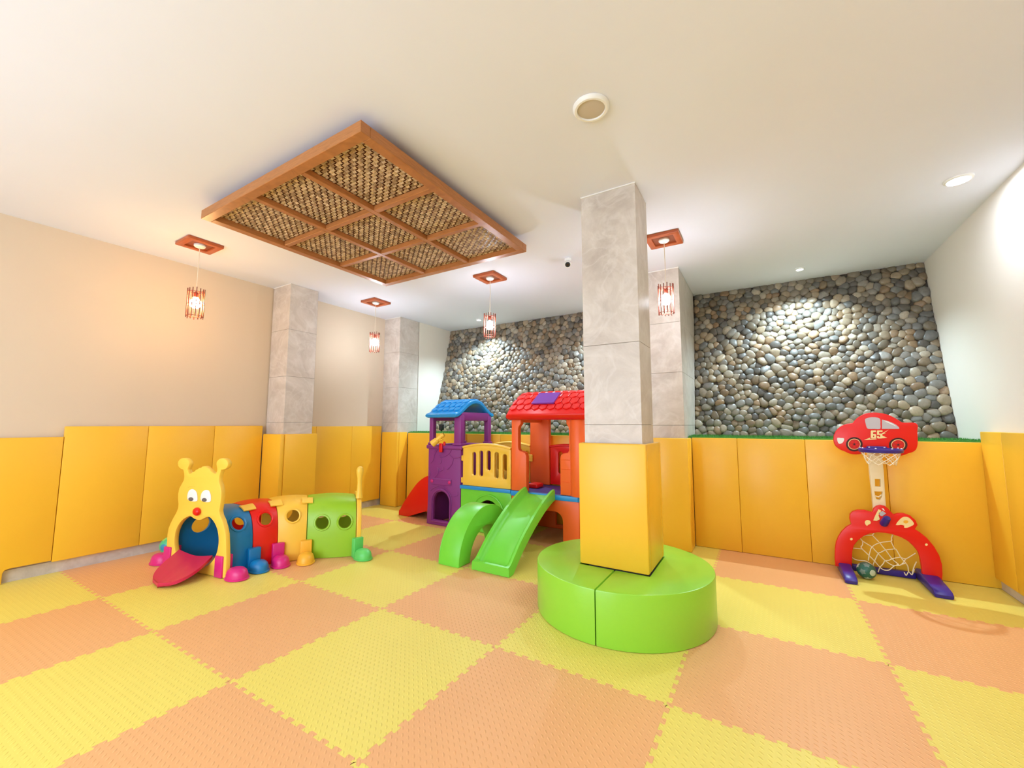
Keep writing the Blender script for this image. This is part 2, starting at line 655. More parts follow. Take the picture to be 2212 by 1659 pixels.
PX = -3.06
ys = [-0.067, 0.541, 1.155, 1.70]
for a, b in zip(ys, ys[1:]):
    pad(XL + 0.013, PX, a + 0.0008, b - 0.0008, 0.105, 1.318, wall_left)
notch = [(-0.95, 0.002), (-0.345, 0.002), (-0.345, 0.09), (-0.335, 0.11), (-0.31, 0.118), (-0.069, 0.118), (-0.069, 1.222), (-0.95, 1.222)]
O('wall_pad', prism(notch, d0=XL + 0.013, d1=PX, bev=0.01, U=(0, 1, 0), V_=(0, 0, 1), N=(1, 0, 0)), 'pad_vinyl', wall_left)
for a, b in ((-1.56, -0.95), (-2.17, -1.56), (-2.78, -2.17), (-3.5, -2.78)):
    pad(XL + 0.013, PX, a + 0.0008, b - 0.0008, 0.105, 1.222, wall_left)
for a, b in ((2.20, 2.45), (2.45, 3.06), (3.06, 3.645)):
    pad(XL + 0.013, PX, a + 0.0008, b - 0.0008, 0.105, 1.305, wall_left)
YP = 3.885
for a, b in ((-2.69, -2.05), (-2.05, -1.44), (-1.44, -0.83), (-0.83, -0.22), (-0.22, 0.39), (0.39, 0.85), (0.85, 1.24), (1.7555, 2.207), (2.207, 2.806), (2.806, 3.415), (3.415, 4.098)):
    pad(a + 0.0008, b - 0.0008, YP, YB - 0.001, 0.002, 1.19, wall_planter)
for a, b in ((3.53, YP - 0.001), (2.92, 3.53), (2.31, 2.92), (1.70, 2.31), (1.09, 1.70), (0.48, 1.09), (-0.13, 0.48), (-0.74, -0.13), (-1.35, -0.74)):
    pad(4.032, XR - 0.002, a + 0.0008, b - 0.0008, 0.085, 1.283, wall_right)

# --- stone columns
def column(label, x0, x1, y0, y1, z0, joints, faces, pads, zp0, zp1):
    """faces: which sides show tiles (l, r, f, b); pads: boxes of the padding"""
    t = thing('stone_column', label, 'column', ((x0 + x1) / 2, (y0 + y1) / 2, 0))
    O('core', box(x0 + 0.012, x1 - 0.012, y0 + 0.012, y1 - 0.004, 0.001, ZC - 0.001), 'concrete', t, smooth=0)
    zs = [z0] + joints + [ZC - 0.001]
    g = 0.0012
    for a, b in zip(zs, zs[1:]):
        if 'f' in faces:
            O('stone_tile', rbox(x0, x1, y0, y0 + 0.012, a + g, b - g, 0.001, 1), 'column_stone', t, smooth=0)
        if 'b' in faces:
            O('stone_tile', rbox(x0, x1, y1 - 0.012, y1, a + g, b - g, 0.001, 1), 'column_stone', t, smooth=0)
        if 'r' in faces:
            O('stone_tile', rbox(x1 - 0.012, x1, y0 + 0.0122, y1 - 0.0122, a + g, b - g, 0.001, 1), 'column_stone', t, smooth=0)
        if 'l' in faces:
            O('stone_tile', rbox(x0, x0 + 0.012, y0 + 0.0122, y1 - 0.0122, a + g, b - g, 0.001, 1), 'column_stone', t, smooth=0)
    if 'f' in faces:
        O('sealant_bead', box(x0 - 0.004, x1 + 0.004, y0 - 0.006, y0 - 0.0005, ZC - 0.010, ZC - 0.001), 'sealant', t, smooth=0)
    for p in pads:
        O('column_pad', rbox(*p, zp0, zp1, 0.012), 'pad_vinyl', t)
    return t

ZS = 0.332    # seat height
column('free-standing grey stone column rising through the round green seat', 1.287, 1.717, 1.795, 2.145, ZS + 0.5, [1.34, 1.945], 'lrfb',
       [(1.262, 1.757, 1.722, 1.783), (1.262, 1.757, 2.157, 2.205), (1.707 + 0.022, 1.757, 1.785, 2.155), (1.262, 1.275, 1.785, 2.155)], ZS + 0.002, 1.205)
column('grey stone pilaster on the cream wall behind the caterpillar tunnel', XL + 0.014, -2.71, 1.765, 2.165, 1.0, [1.36, 1.95, 2.56], 'rf',
       [(PX + 0.002, -2.652, 1.702, 1.757), (-2.702, -2.652, 1.759, 2.198)], 0.002, 1.213)
column('grey stone corner pilaster left of the blue roofed playhouse tower', XL + 0.002, XS, 3.70, 4.158, 1.0, [1.36, 1.955, 2.556], 'rf',
       [(PX + 0.002, -2.69, 3.648, 3.694), (-2.738, -2.692, 3.696, YP - 0.002)], 0.002, 1.205)
column('grey stone pilaster between the two pebble wall fields behind the column', 1.287, 1.703, 3.76, 4.95, 1.0, [1.33, 1.935, 2.52], 'lrf',
       [(1.242, 1.755, 3.595, 3.755), (1.706, 1.755, 3.757, YP - 0.002)], 0.002, 1.188)

# ------------------------------------------------------------------ pebble wall
def pebble_wall():
    Ls = math.hypot(YS1 - YS0, ZC - ZL)
    sdir = np.array([0, (YS1 - YS0) / Ls, (ZC - ZL) / Ls])
    ndir = np.array([0, -(ZC - ZL) / Ls, (YS1 - YS0) / Ls])
    org = np.array([0, YS0, ZL])
    K = 12
    ang = 2 * np.pi * np.arange(K) / K
    dirs = np.stack([np.cos(ang), np.sin(ang)], 1)
    pal = np.array([[132, 122, 106], [148, 136, 118], [112, 106, 96], [160, 142, 116], [136, 118, 94], [122, 120, 114], [170, 152, 126], [150, 124, 94], [98, 92, 84], [140, 134, 124], [172, 160, 140], [126, 114, 94]], float)
    pal = np.vectorize(lin)(pal)
    stones = []
    for xa, xb in ((XS + 0.004, 1.285), (1.706, XR - 0.004)):
        pts = []
        dx, dy = 0.084, 0.066
        nr = int(Ls / dy)
        for r_ in range(nr):
            y = (r_ + 0.5) * Ls / nr
            nx = int((xb - xa) / dx)
            for c in range(nx):
                x = xa + (c + 0.5 + (0.25 if r_ % 2 else -0.25)) * (xb - xa) / nx
                if rng.random() < 0.12:
                    continue
                pts.append((x + rng.normal(0, 0.019), y + rng.normal(0, 0.015)))
        P = np.array(pts)
        P[:, 0] = np.clip(P[:, 0], xa + 0.02, xb - 0.02)
        P[:, 1] = np.clip(P[:, 1], 0.018, Ls - 0.018)
        for it in range(2):   # push apart pairs that sit too close
            D = P[:, None, :] - P[None]
            dist = np.hypot(D[..., 0], D[..., 1] * 1.2) + np.eye(len(P)) * 9
            f = np.clip(0.052 - dist, 0, None)[..., None] * D / dist[..., None] * 0.5
            P += f.sum(1)
        D = P[None] - P[:, None]
        d2 = (D ** 2).sum(-1)
        nb = np.argsort(d2, 1)[:, 1:15]
        dv = np.take_along_axis(D, nb[..., None], 1)                   # n,14,2
        dd = (dv ** 2).sum(-1)
        dot = np.einsum('njk,ik->nji', dv, dirs)                      # n,14,K
        t = np.where(dot > 1e-6, dd[..., None] / 2 / np.maximum(dot, 1e-6), 9.0)
        bl = []
        for k, (c, s) in enumerate(dirs):
            tx = np.where(c > 1e-6, (xb - P[:, 0]) / max(c, 1e-6), np.where(c < -1e-6, (P[:, 0] - xa) / max(-c, 1e-6), 9))
            ty = np.where(s > 1e-6, (Ls - P[:, 1]) / max(s, 1e-6), np.where(s < -1e-6, P[:, 1] / max(-s, 1e-6), 9))
            bl.append(np.stack([tx, ty], 1))
        bl = np.stack(bl, -1)
        t = np.concatenate([t, bl], 1)
        r = (np.clip(t, 0.004, 9) ** -7).sum(1) ** (-1 / 7.0)
        r = 0.5 * r + 0.25 * (np.roll(r, 1, 1) + np.roll(r, -1, 1))
        r = np.clip(r, 0.014, 0.085) * 1.17
        for n in range(len(P)):
            stones.append((P[n], r[n]))
    size = []
    camv = np.array(CAM)
    for p, r in stones:
        c = org + sdir * p[1]
        c[0] = p[0]
        v = c - camv
        dep = v @ np.array(CF)
        size.append((r.mean() / dep) if p[0] > 1.8 else 0)
    big = set(np.argsort(size)[::-1][:300].tolist())
    rho = [0.93, 1.0, 0.86, 0.50]
    hh = [-0.35, 0.28, 0.76, 0.97]
    V, F, C = [], [], []
    for n, (p, r) in enumerate(stones):
        m = r.mean()
        h = m * rng.uniform(0.50, 0.78)
        base = org + sdir * p[1]
        base[0] = p[0]
        tilt = rng.normal(0, 0.16, 2)
        vs_ = []
        for q, e in zip(rho, hh):
            for k in range(K):
                a, b = dirs[k] * r[k] * q
                up = h * e + (a * tilt[0] + b * tilt[1]) * max(e, 0)
                vs_.append(base + np.array([a, 0, 0]) + sdir * b + ndir * up)
        vs_.append(base + ndir * h)
        fs = []
        for l in range(3):
            for k in range(K):
                k2 = (k + 1) % K
                fs.append((l * K + k, l * K + k2, (l + 1) * K + k2, (l + 1) * K + k))
        for k in range(K):
            fs.append((3 * K + k, 3 * K + (k + 1) % K, 4 * K))
        c = pal[rng.integers(len(pal))] * rng.uniform(0.62, 1.0)
        if n in big:
            me = bpy.data.meshes.new('pebble')
            me.from_pydata([tuple(v) for v in vs_], [], fs)
            at = me.color_attributes.new('tint', 'FLOAT_COLOR', 'POINT')
            at.data.foreach_set('color', np.tile(np.append(c, 1.0), len(vs_)))
            link_obj('pebble', me, 'pebble', wall_back, 180)
        else:
            o_ = len(V)
            V += [tuple(v) for v in vs_]
            F += [tuple(i + o_ for i in f) for f in fs]
            C.append(np.tile(np.append(c, 1.0), len(vs_)))
    me = bpy.data.meshes.new('pebbles')
    me.from_pydata(V, [], F)
    at = me.color_attributes.new('tint', 'FLOAT_COLOR', 'POINT')
    at.data.foreach_set('color', np.concatenate(C))
    o = link_obj('pebbles', me, 'pebble', wall_back, 180)
    o['kind'] = 'stuff'

pebble_wall()

# --- artificial grass on the planter ledge
def turf(xa, xb, n, label):
    ye = YS0 - 0.055
    V, F = box(xa, xb, YB + 0.004, ye, ZL + 0.001, ZL + 0.018)
    V, F = list(V), list(F)
    for _ in range(n):
        x = rng.uniform(xa + 0.006, xb - 0.006)
        y = YB + 0.006 + abs(rng.normal(0, 0.22))
        if y > ye - 0.006 or (abs(x + 2.36) < 0.06 and abs(y - 4.36) < 0.06):
            continue
        a = rng.uniform(0, math.pi)
        h = rng.uniform(0.010, 0.024)
        c, s = math.cos(a) * 0.003, math.sin(a) * 0.003
        k = len(V)
        V += [(x - c, y - s, ZL + 0.017), (x + c, y + s, ZL + 0.017), (x + rng.normal(0, 0.004), max(YB + 0.003, y + rng.normal(0, 0.004)), ZL + 0.018 + h)]
        F.append((k, k + 1, k + 2))
    me = bpy.data.meshes.new('artificial_grass')
    me.from_pydata(V, [], F)
    o = link_obj('artificial_grass', me, 'turf', None, 0)
    tag(o, label, 'grass')
    o['kind'] = 'stuff'

turf(XS + 0.004, 1.240, 8500, 'strip of green artificial grass on the ledge behind the playhouse')
turf(1.712, XR - 0.004, 5500, 'strip of green artificial grass on the ledge behind the toy car hoop')

# ------------------------------------------------------------------ ceiling fittings
def coffer():
    x0, x1, y0, y1, z0, z1 = -1.412, 0.558, 0.240, 2.197, 3.020, 3.093
    t = thing('ceiling_panel', 'square brown wooden ceiling panel with nine woven fields above the caterpillar tunnel', 'ceiling panel', ((x0 + x1) / 2, (y0 + y1) / 2, z0), 'woven ceiling panels')
    fw = 0.070
    O('frame_rail', rbox(x0, x1, y0, y0 + fw, z0, z1, 0.003, 1), 'frame_wood', t)
    O('frame_rail', rbox(x0, x1, y1 - fw, y1, z0, z1, 0.003, 1), 'frame_wood', t)
    O('frame_rail', rbox(x0, x0 + fw, y0 + fw + 0.0005, y1 - fw - 0.0005, z0, z1, 0.003, 1), 'frame_wood', t)
    O('frame_rail', rbox(x1 - fw, x1, y0 + fw + 0.0005, y1 - fw - 0.0005, z0, z1, 0.003, 1), 'frame_wood', t)
    ix0, ix1, iy0, iy1 = x0 + fw, x1 - fw, y0 + fw, y1 - fw
    bw = 0.046
    xs = [ix0 + (ix1 - ix0) * k / 3 for k in (1, 2)]
    ysb = [iy0 + (iy1 - iy0) * k / 3 for k in (1, 2)]
    for x in xs:
        O('cross_bar', rbox(x - bw / 2, x + bw / 2, iy0 + 0.001, iy1 - 0.001, z0 + 0.006, z0 + 0.05, 0.003, 1), 'frame_wood', t)
    cuts = [ix0 + 0.001] + [v for x in xs for v in (x - bw / 2 - 0.0005, x + bw / 2 + 0.0005)] + [ix1 - 0.001]
    for y in ysb:
        for a, b in zip(cuts[::2], cuts[1::2]):
            O('cross_bar', rbox(a, b, y - bw / 2, y + bw / 2, z0 + 0.006, z0 + 0.05, 0.003, 1), 'frame_wood', t)
    O('backing_board', box(x0 + 0.06, x1 - 0.06, y0 + 0.06, y1 - 0.06, z0 + 0.064, z1 - 0.003), 'plate_wood_inner', t, smooth=0)
    O('mounting_block', box(x0 + 0.13, x1 - 0.13, y0 + 0.13, y1 - 0.13, z1 + 0.001, ZC - 0.001), 'plate_wood_inner', t, smooth=0)
    zw = z0 + 0.052
    yc = [iy0 + 0.001] + [v for y in ysb for v in (y - bw / 2, y + bw / 2)] + [iy1 - 0.001]
    base = np.array([[196, 166, 134], [174, 144, 114], [212, 184, 152], [158, 128, 98], [202, 172, 134]], float)
    base = np.vectorize(lin)(base)
    for a, b in zip(cuts[::2], cuts[1::2]):
        for c, d in zip(yc[::2], yc[1::2]):
            nu, nv = 16, 20
            V, F, C = [], [], []
            for i in range(nu):
                for j in range(nv):
                    warp = (i + j) % 2 == 0
                    u0, u1 = a + (b - a) * i / nu, a + (b - a) * (i + 1) / nu
                    v0, v1 = c + (d - c) * j / nv, c + (d - c) * (j + 1) / nv
                    col = base[rng.integers(5)] * rng.uniform(0.85, 1.15)
                    k = len(V)
                    for p in range(4):
                        for q in range(4):
                            s, r_ = p / 3, q / 3
                            if warp:
                                hgt = 0.011 * math.sin(math.pi * s) - 0.003 + 0.002 * math.sin(math.pi * r_)
                                V.append((u0 + (u1 - u0) * (s * 1.10 - 0.05), v0 + (v1 - v0) * (0.08 + 0.84 * r_), zw - hgt))
                            else:
                                hgt = 0.011 * math.sin(math.pi * r_) - 0.003 + 0.002 * math.sin(math.pi * s)
                                V.append((u0 + (u1 - u0) * (0.08 + 0.84 * s), v0 + (v1 - v0) * (r_ * 1.10 - 0.05), zw - hgt))
                    for p in range(3):
                        for q in range(3):
                            F.append((k + p * 4 + q, k + p * 4 + q + 1, k + p * 4 + q + 5, k + p * 4 + q + 4))
                    C.append(np.tile(np.append(col, 1.0), 16))
            me = bpy.data.meshes.new('woven_panel')
            me.from_pydata(V, [], F)
            at = me.color_attributes.new('tint', 'FLOAT_COLOR', 'POINT')
            at.data.foreach_set('color', np.concatenate(C))
            link_obj('woven_panel', me, 'woven', t, 60)
    return t

cof = coffer()
cof2 = copy_tree(cof)
cof2.location = cof.location + Vector((-0.294 + 1.412, -0.944 - 2.197, 0))
cof2['label'] = 'wooden ceiling panel of which only a corner shows at the top left'

PEND = [(-2.350, 0.600, 'bulb_warm', 'warm glowing pendant lamp with stick shade beside the cream left wall'),
        (-2.405, 2.885, 'bulb_white', 'white glowing pendant lamp hanging between the two left wall pilasters'),
        (-0.350, 2.895, 'bulb_white', 'pendant lamp with stick shade in front of the left pebble wall field'),
        (1.712, 2.900, 'bulb_white', 'pendant lamp with stick shade just right of the free-standing stone column')]

def pendant(x, y, bulb, label):
    t = thing('pendant_lamp', label, 'lamp', (x, y, 2.39), 'stick shade pendant lamps')
    h = 0.155
    O('ceiling_plate', prism(rrect(x - h, x + h, y - h, y + h, 0.012, 3), [rrect(x - 0.10, x + 0.10, y - 0.10, y + 0.10, 0.004, 1)], ZC - 0.030, ZC - 0.001, 0.004), 'plate_wood', t)
    O('plate_inset', box(x - 0.099, x + 0.099, y - 0.099, y + 0.099, ZC - 0.014, ZC - 0.002), 'plate_wood_inner', t, smooth=0)
    O('canopy', lathe([(0, ZC - 0.046), (0.012, ZC - 0.045), (0.040, ZC - 0.040), (0.050, ZC - 0.030), (0.050, ZC - 0.0145), (0, ZC - 0.0145)], (x, y, 0)), 'white', t)
    O('cord', tube([(x, y, ZC - 0.046), (x + 0.002, y, 2.95), (x, y, 2.655)], 0.0035, 6), 'cord', t)
    O('socket', lathe([(0, 2.66), (0.014, 2.66), (0.020, 2.64), (0.020, 2.605), (0, 2.605)], (x, y, 0), 14), 'stick', t)
    O('bulb', lathe([(0, 2.492), (0.028, 2.498), (0.044, 2.518), (0.048, 2.540), (0.041, 2.570), (0.022, 2.598), (0.014, 2.604), (0, 2.6045)], (x, y, 0), 16), bulb, t)
    R = 0.070
    for k in range(14):
        a = 2 * math.pi * (k + 0.3) / 14
        dz = random.uniform(-0.008, 0.008)
        px, py = x + R * math.cos(a), y + R * math.sin(a)
        O('shade_stick', tube([(px, py, 2.398 + dz), (px, py, 2.692 + dz)], 0.0043, 6), 'stick', t)
    for z in (2.415, 2.530, 2.655):
        O('shade_ring', ring((x, y, z), R - 0.0065, 0.0035, 'z', 22, 5), 'stick', t)
    for k in range(2):
        a = math.pi * k / 2
        c, s = (R - 0.008) * math.cos(a), (R - 0.008) * math.sin(a)
        O('shade_spoke', tube([(x - c, y - s, 2.655 - 0.004 * k), (x + c, y + s, 2.655 - 0.004 * k)], 0.003, 5), 'stick', t)
    return t

for p in PEND:
    pendant(*p)

# speaker
sx_, sy_ = 1.696, 0.921
t = thing('ceiling_speaker', 'round white rimmed ceiling speaker with a beige grille', 'speaker', (sx_, sy_, ZC - 0.02))
O('rim', lathe([(0.078, ZC - 0.012), (0.080, ZC - 0.022), (0.092, ZC - 0.022), (0.102, ZC - 0.012), (0.104, ZC - 0.001), (0.078, ZC - 0.001)] + [(0.078, ZC - 0.012)], (sx_, sy_, 0), 40), 'white', t)
O('grille', lathe([(0, ZC - 0.018), (0.05, ZC - 0.0175), (0.0775, ZC - 0.013), (0.0775, ZC - 0.004), (0, ZC - 0.004)], (sx_, sy_, 0), 40), 'grille', t)

def downlight(x, y, label, group, r=0.080, spot=None):
    t = thing('downlight', label, 'ceiling light', (x, y, ZC - 0.02), group)
    O('trim_ring', lathe([(r * 0.80, ZC - 0.010), (r * 0.82, ZC - 0.016), (r, ZC - 0.010), (r * 1.03, ZC - 0.001), (r * 0.80, ZC - 0.001), (r * 0.80, ZC - 0.010)], (x, y, 0), 32), 'white', t)
    O('lens', lathe([(0, ZC - 0.009), (r * 0.79, ZC - 0.009), (r * 0.79, ZC - 0.003), (0, ZC - 0.003)], (x, y, 0), 32), 'lamp_lens', t)
    if spot:
        l = bpy.data.lights.new('downlight_beam', 'SPOT')
        l.energy = spot[0]
        l.spot_size = math.radians(spot[1])
        l.spot_blend = 0.85
        l.shadow_soft_size = 0.03
        l.color = spot[2]
        o = bpy.data.objects.new('downlight_beam', l)
        COL.objects.link(o)
        o.location = (x, y, ZC - 0.03)
    else:
        l = bpy.data.lights.new('downlight_glow', 'AREA')
        l.shape = 'DISK'
        l.size = r * 1.5
        l.energy = P_DOWN
        l.color = (0.74, 0.84, 1.0)
        o = bpy.data.objects.new('downlight_glow', l)
        COL.objects.link(o)
        o.location = (x, y, ZC - 0.022)
    return t

downlight(3.790, 3.005, 'round white downlight in the ceiling near the right wall', None)
for x, y in ((3.55, 0.3), (3.55, -2.0), (1.2, -3.0), (-0.7, -3.0)):  # unseen downlights added to brighten the room from behind
    downlight(x, y, 'added fill downlight in the ceiling behind the viewer', 'added fill downlights behind the viewer')
cool = (0.66, 0.87, 1.0)
downlight(2.915, 4.555, 'bright small spotlight in the ceiling above the right pebble wall field', 'wall-wash spotlights', 0.045, (P_WASH * 4, 128, cool))
downlight(0.60, 4.555, 'small ceiling spotlight over the pebble wall, hidden behind the stone column', 'wall-wash spotlights', 0.045, (P_WASH * 4, 128, cool))
downlight(-1.715, 4.555, 'small ceiling spotlight over the left end of the pebble wall', 'wall-wash spotlights', 0.045, (P_WASH * 4, 128, cool))

# security camera
cx_, cy_ = 0.700, 2.880
t = thing('security_camera', 'small white bullet security camera on the ceiling left of the stone column', 'camera', (cx_, cy_, ZC - 0.12))
O('base', lathe([(0, ZC - 0.030), (0.030, ZC - 0.028), (0.036, ZC - 0.018), (0.036, ZC - 0.001), (0, ZC - 0.001)], (cx_, cy_, 0)), 'white', t)
aim = Vector((0.30, -0.85, -0.42)).normalized()
c0 = Vector((cx_ - 0.004, cy_ + 0.020, ZC - 0.052))
O('housing', tube([c0, c0 + aim * 0.004, c0 + aim * 0.11, c0 + aim * 0.115], [0.022, 0.030, 0.034, 0.031], 20), 'white', t)
O('lens_window', tube([c0 + aim * 0.1152, c0 + aim * 0.118], [0.028, 0.027], 20), 'black', t)
O('lens', tube([c0 + aim * 0.1182, c0 + aim * 0.121], [0.015, 0.012], 16), 'lens_glass', t)

# small spotlight standing on the ledge
bx_, by_ = -2.36, 4.36
t = thing('ledge_spotlight', 'small black spotlight standing on the grass ledge behind the purple tower', 'spotlight', (bx_, by_, ZL + 0.018))
O('stake', rbox(bx_ - 0.012, bx_ + 0.012, by_ - 0.012, by_ + 0.012, ZL + 0.0185, ZL + 0.048, 0.003, 1), 'black', t)
O('lamp_head', rbox(bx_ - 0.038, bx_ + 0.038, by_ - 0.03, by_ + 0.03, ZL + 0.0485, ZL + 0.150, 0.010), 'black', t)
O('lamp_glass', rbox(bx_ - 0.028, bx_ + 0.028, by_ - 0.034, by_ - 0.0305, ZL + 0.055, ZL + 0.125, 0.001, 1), 'lens_glass', t)

# ------------------------------------------------------------------ round seat
SC, SR = (1.505, 1.944), 0.624

def half_seat(sgn, label):
    gx = 1.521
    n = 40
    arc = []
    a_gap = math.asin(min(1, 0.006 / SR))
    for i in range(n + 1):
        a = -math.pi / 2 + math.pi * i / n
        arc.append((SR * math.cos(a), SR * math.sin(a)))
    cut = [(0.0, SR), (0.0, 2.2055 - SC[1])]
    xin = (1.7575 - SC[0] - 0.004) if sgn > 0 else (SC[0] - 1.2615 - 0.004)
    cut += [(xin, 2.2055 - SC[1]), (xin, 1.7215 - SC[1]), (0.0, 1.7215 - SC[1]), (0.0, -SR)]
    loop = arc[:-1] + cut[:-1]
    off = gx - SC[0]
    loop = [(gx + sgn * 0.004 + sgn * max(x - sgn * off, 0.0) if abs(x) > 1e-9 else gx + sgn * 0.004, SC[1] + y) for x, y in loop]
    t = O('round_bench_half', prism(loop, d0=0.001, d1=ZS, bev=0.008), 'seat_vinyl', None, 40)
    tag(t, label, 'seat', 'halves of the round seat')

half_seat(1, 'right half of the round green padded seat around the stone column')
half_seat(-1, 'left half of the round green padded seat around the stone column')

# ------------------------------------------------------------------ green foam arch
def foam_arch():
    cy, R, r, H = 2.435, 0.480, 0.300, 0.502
    out = []
    n = 30
    for i in range(n + 1):
        a = math.pi * i / n
        out.append((cy - R * math.cos(a), 0.002 + (H - 0.002) * math.sin(a)))
    for i in range(n + 1):
        a = math.pi - math.pi * i / n
        out.append((cy - r * math.cos(a), 0.002 + 0.300 * math.sin(a)))
    t = thing('foam_arch', 'green padded foam arch standing left of the green slide', 'foam arch', (-0.165, cy, 0))
    O('arch_body', prism(out, d0=-0.290, d1=-0.040, bev=0.010, U=(0, 1, 0), V_=(0, 0, 1), N=(1, 0, 0)), 'green', t, 40)
    for x in (-0.285, -0.045):
        pts = [(x, cy - (R - 0.004) * math.cos(math.pi * i / 40), 0.004 + (H - 0.008) * math.sin(math.pi * i / 40)) for i in range(41)]
        O('seam_piping', tube(pts, 0.0055, 6), 'green', t)

foam_arch()

# ------------------------------------------------------------------ playhouse climber
PF = 3.10            # front plane
PR = 3.82            # rear plane
ZD = 0.545           # deck height
play = thing('playhouse_climber', 'plastic playhouse climber with blue and red roofed towers, yellow rails and green slide', 'playhouse', (-0.3, 3.45, 0))
F_ = Plane((0, PF, 0), (1, 0, 0))

def front(outline, holes, y0, y1, bev=0.008):
    return prism(outline, holes, y0, y1, bev, (0, 0, 0), (1, 0, 0), (0, 0, 1), (0, 1, 0))

def side(outline, holes, x0, x1, bev=0.008):
    return prism(outline, holes, x0, x1, bev, (0, 0, 0), (0, 1, 0), (0, 0, 1), (1, 0, 0))

def arch_loop(x0, x1, z0, z1, n=10):
    """doorway with a round head"""
    c, r = (x0 + x1) / 2, (x1 - x0) / 2
    zc = z1 - r
    p = [(x0, z0), (x1, z0)]
    for i in range(n + 1):
        a = math.pi * i / n
        p.append((c + r * math.cos(a), zc + r * math.sin(a)))
    return p

def curved_roof(x0, x1, prof, th, n=6):
    """barrel roof: profile (y, z) swept along x, rounded ends, solid"""
    pr = spline(prof, n)
    m = len(pr)
    nrm = []
    for i in range(m):
        a, b = pr[max(i - 1, 0)], pr[min(i + 1, m - 1)]
        ty, tz = b[0] - a[0], b[1] - a[1]
        l = math.hypot(ty, tz)
        nrm.append((-tz / l, ty / l))
    V, F = [], []
    ring_ = []
    for xs_, sh in ((x0, 0.45), (x0 + 0.012, 0.82), (x0 + 0.035, 1.0), (x1 - 0.035, 1.0), (x1 - 0.012, 0.82), (x1, 0.45)):
        loop = []
        h = th * sh / 2
        for i in range(m):
            e = min(i, m - 1 - i)
            hh = h * (0.55 if e == 0 else 0.9 if e == 1 else 1.0)
            loop.append((xs_, pr[i][0] + nrm[i][0] * hh, pr[i][1] + nrm[i][1] * hh))
        for i in reversed(range(m)):
            e = min(i, m - 1 - i)
            hh = h * (0.55 if e == 0 else 0.9 if e == 1 else 1.0)
            loop.append((xs_, pr[i][0] - nrm[i][0] * hh, pr[i][1] - nrm[i][1] * hh))
        ring_.append(len(V))
        V += loop
    k = 2 * m
    for a, b in zip(ring_, ring_[1:]):
        for i in range(k):
            F.append((a + i, a + (i + 1) % k, b + (i + 1) % k, b + i))
    for a in (ring_[0], ring_[-1]):
        for i in range(m - 1):
            F.append((a + i, a + i + 1, a + k - 2 - i, a + k - 1 - i))
    return (V, F), pr, nrm

def roof_point(pr, nrm, s, h):
    f = s * (len(pr) - 1)
    i = min(int(f), len(pr) - 2)
    t = f - i
    y = pr[i][0] * (1 - t) + pr[i + 1][0] * t
    z = pr[i][1] * (1 - t) + pr[i + 1][1] * t
    ny = nrm[i][0] * (1 - t) + nrm[i + 1][0] * t
    nz = nrm[i][1] * (1 - t) + nrm[i + 1][1] * t
    return y + ny * h, z + nz * h

def shingles(roof, pr, nrm, x0, x1, s0, s1, rows, cols, th, m):
    """overlapping pointed shingles; each its own piece"""
    dx = (x1 - x0) / cols
    ds = (s1 - s0) / rows
    for r_ in range(rows):
        off = 0.5 * (r_ % 2)
        for c in range(cols + (1 if off else 0)):
            xa = x0 + (c - off) * dx
            xb = xa + dx
            xa, xb = max(xa, x0), min(xb, x1)
            if xb - xa < 0.02:
                continue
            xm = (xa + xb) / 2
            g = 0.006
            sa, sb = s0 + r_ * ds, s0 + (r_ + 1) * ds
            lo = [(xm, sa - ds * 0.10), (xb - g, sa + ds * 0.28), (xb - g, sb + ds * 0.02), (xa + g, sb + ds * 0.02), (xa + g, sa + ds * 0.28)]
            V, F = [], []
            cxm, csm = xm, (sa + sb) / 2
            for q, h in ((1.0, th / 2 - 0.004), (1.0, th / 2 + 0.007), (0.86, th / 2 + 0.012)):
                for x, s in lo:
                    x_, s_ = cxm + (x - cxm) * q, csm + (s - csm) * q
                    lift = h + (0.006 * (1 - (s_ - sa) / ds) if h > th / 2 else 0)
                    y, z = roof_point(pr, nrm, min(max(s_, 0.0), 1.0), lift)
                    V.append((x_, y, z))
            n = 5
            for l in range(2):
                for i in range(n):
                    F.append((l * n + i, l * n + (i + 1) % n, (l + 1) * n + (i + 1) % n, (l + 1) * n + i))
            F.append(tuple(range(2 * n, 3 * n)))
            F.append(tuple(range(n)))
            O('shingle', (V, F), m, roof, 25)

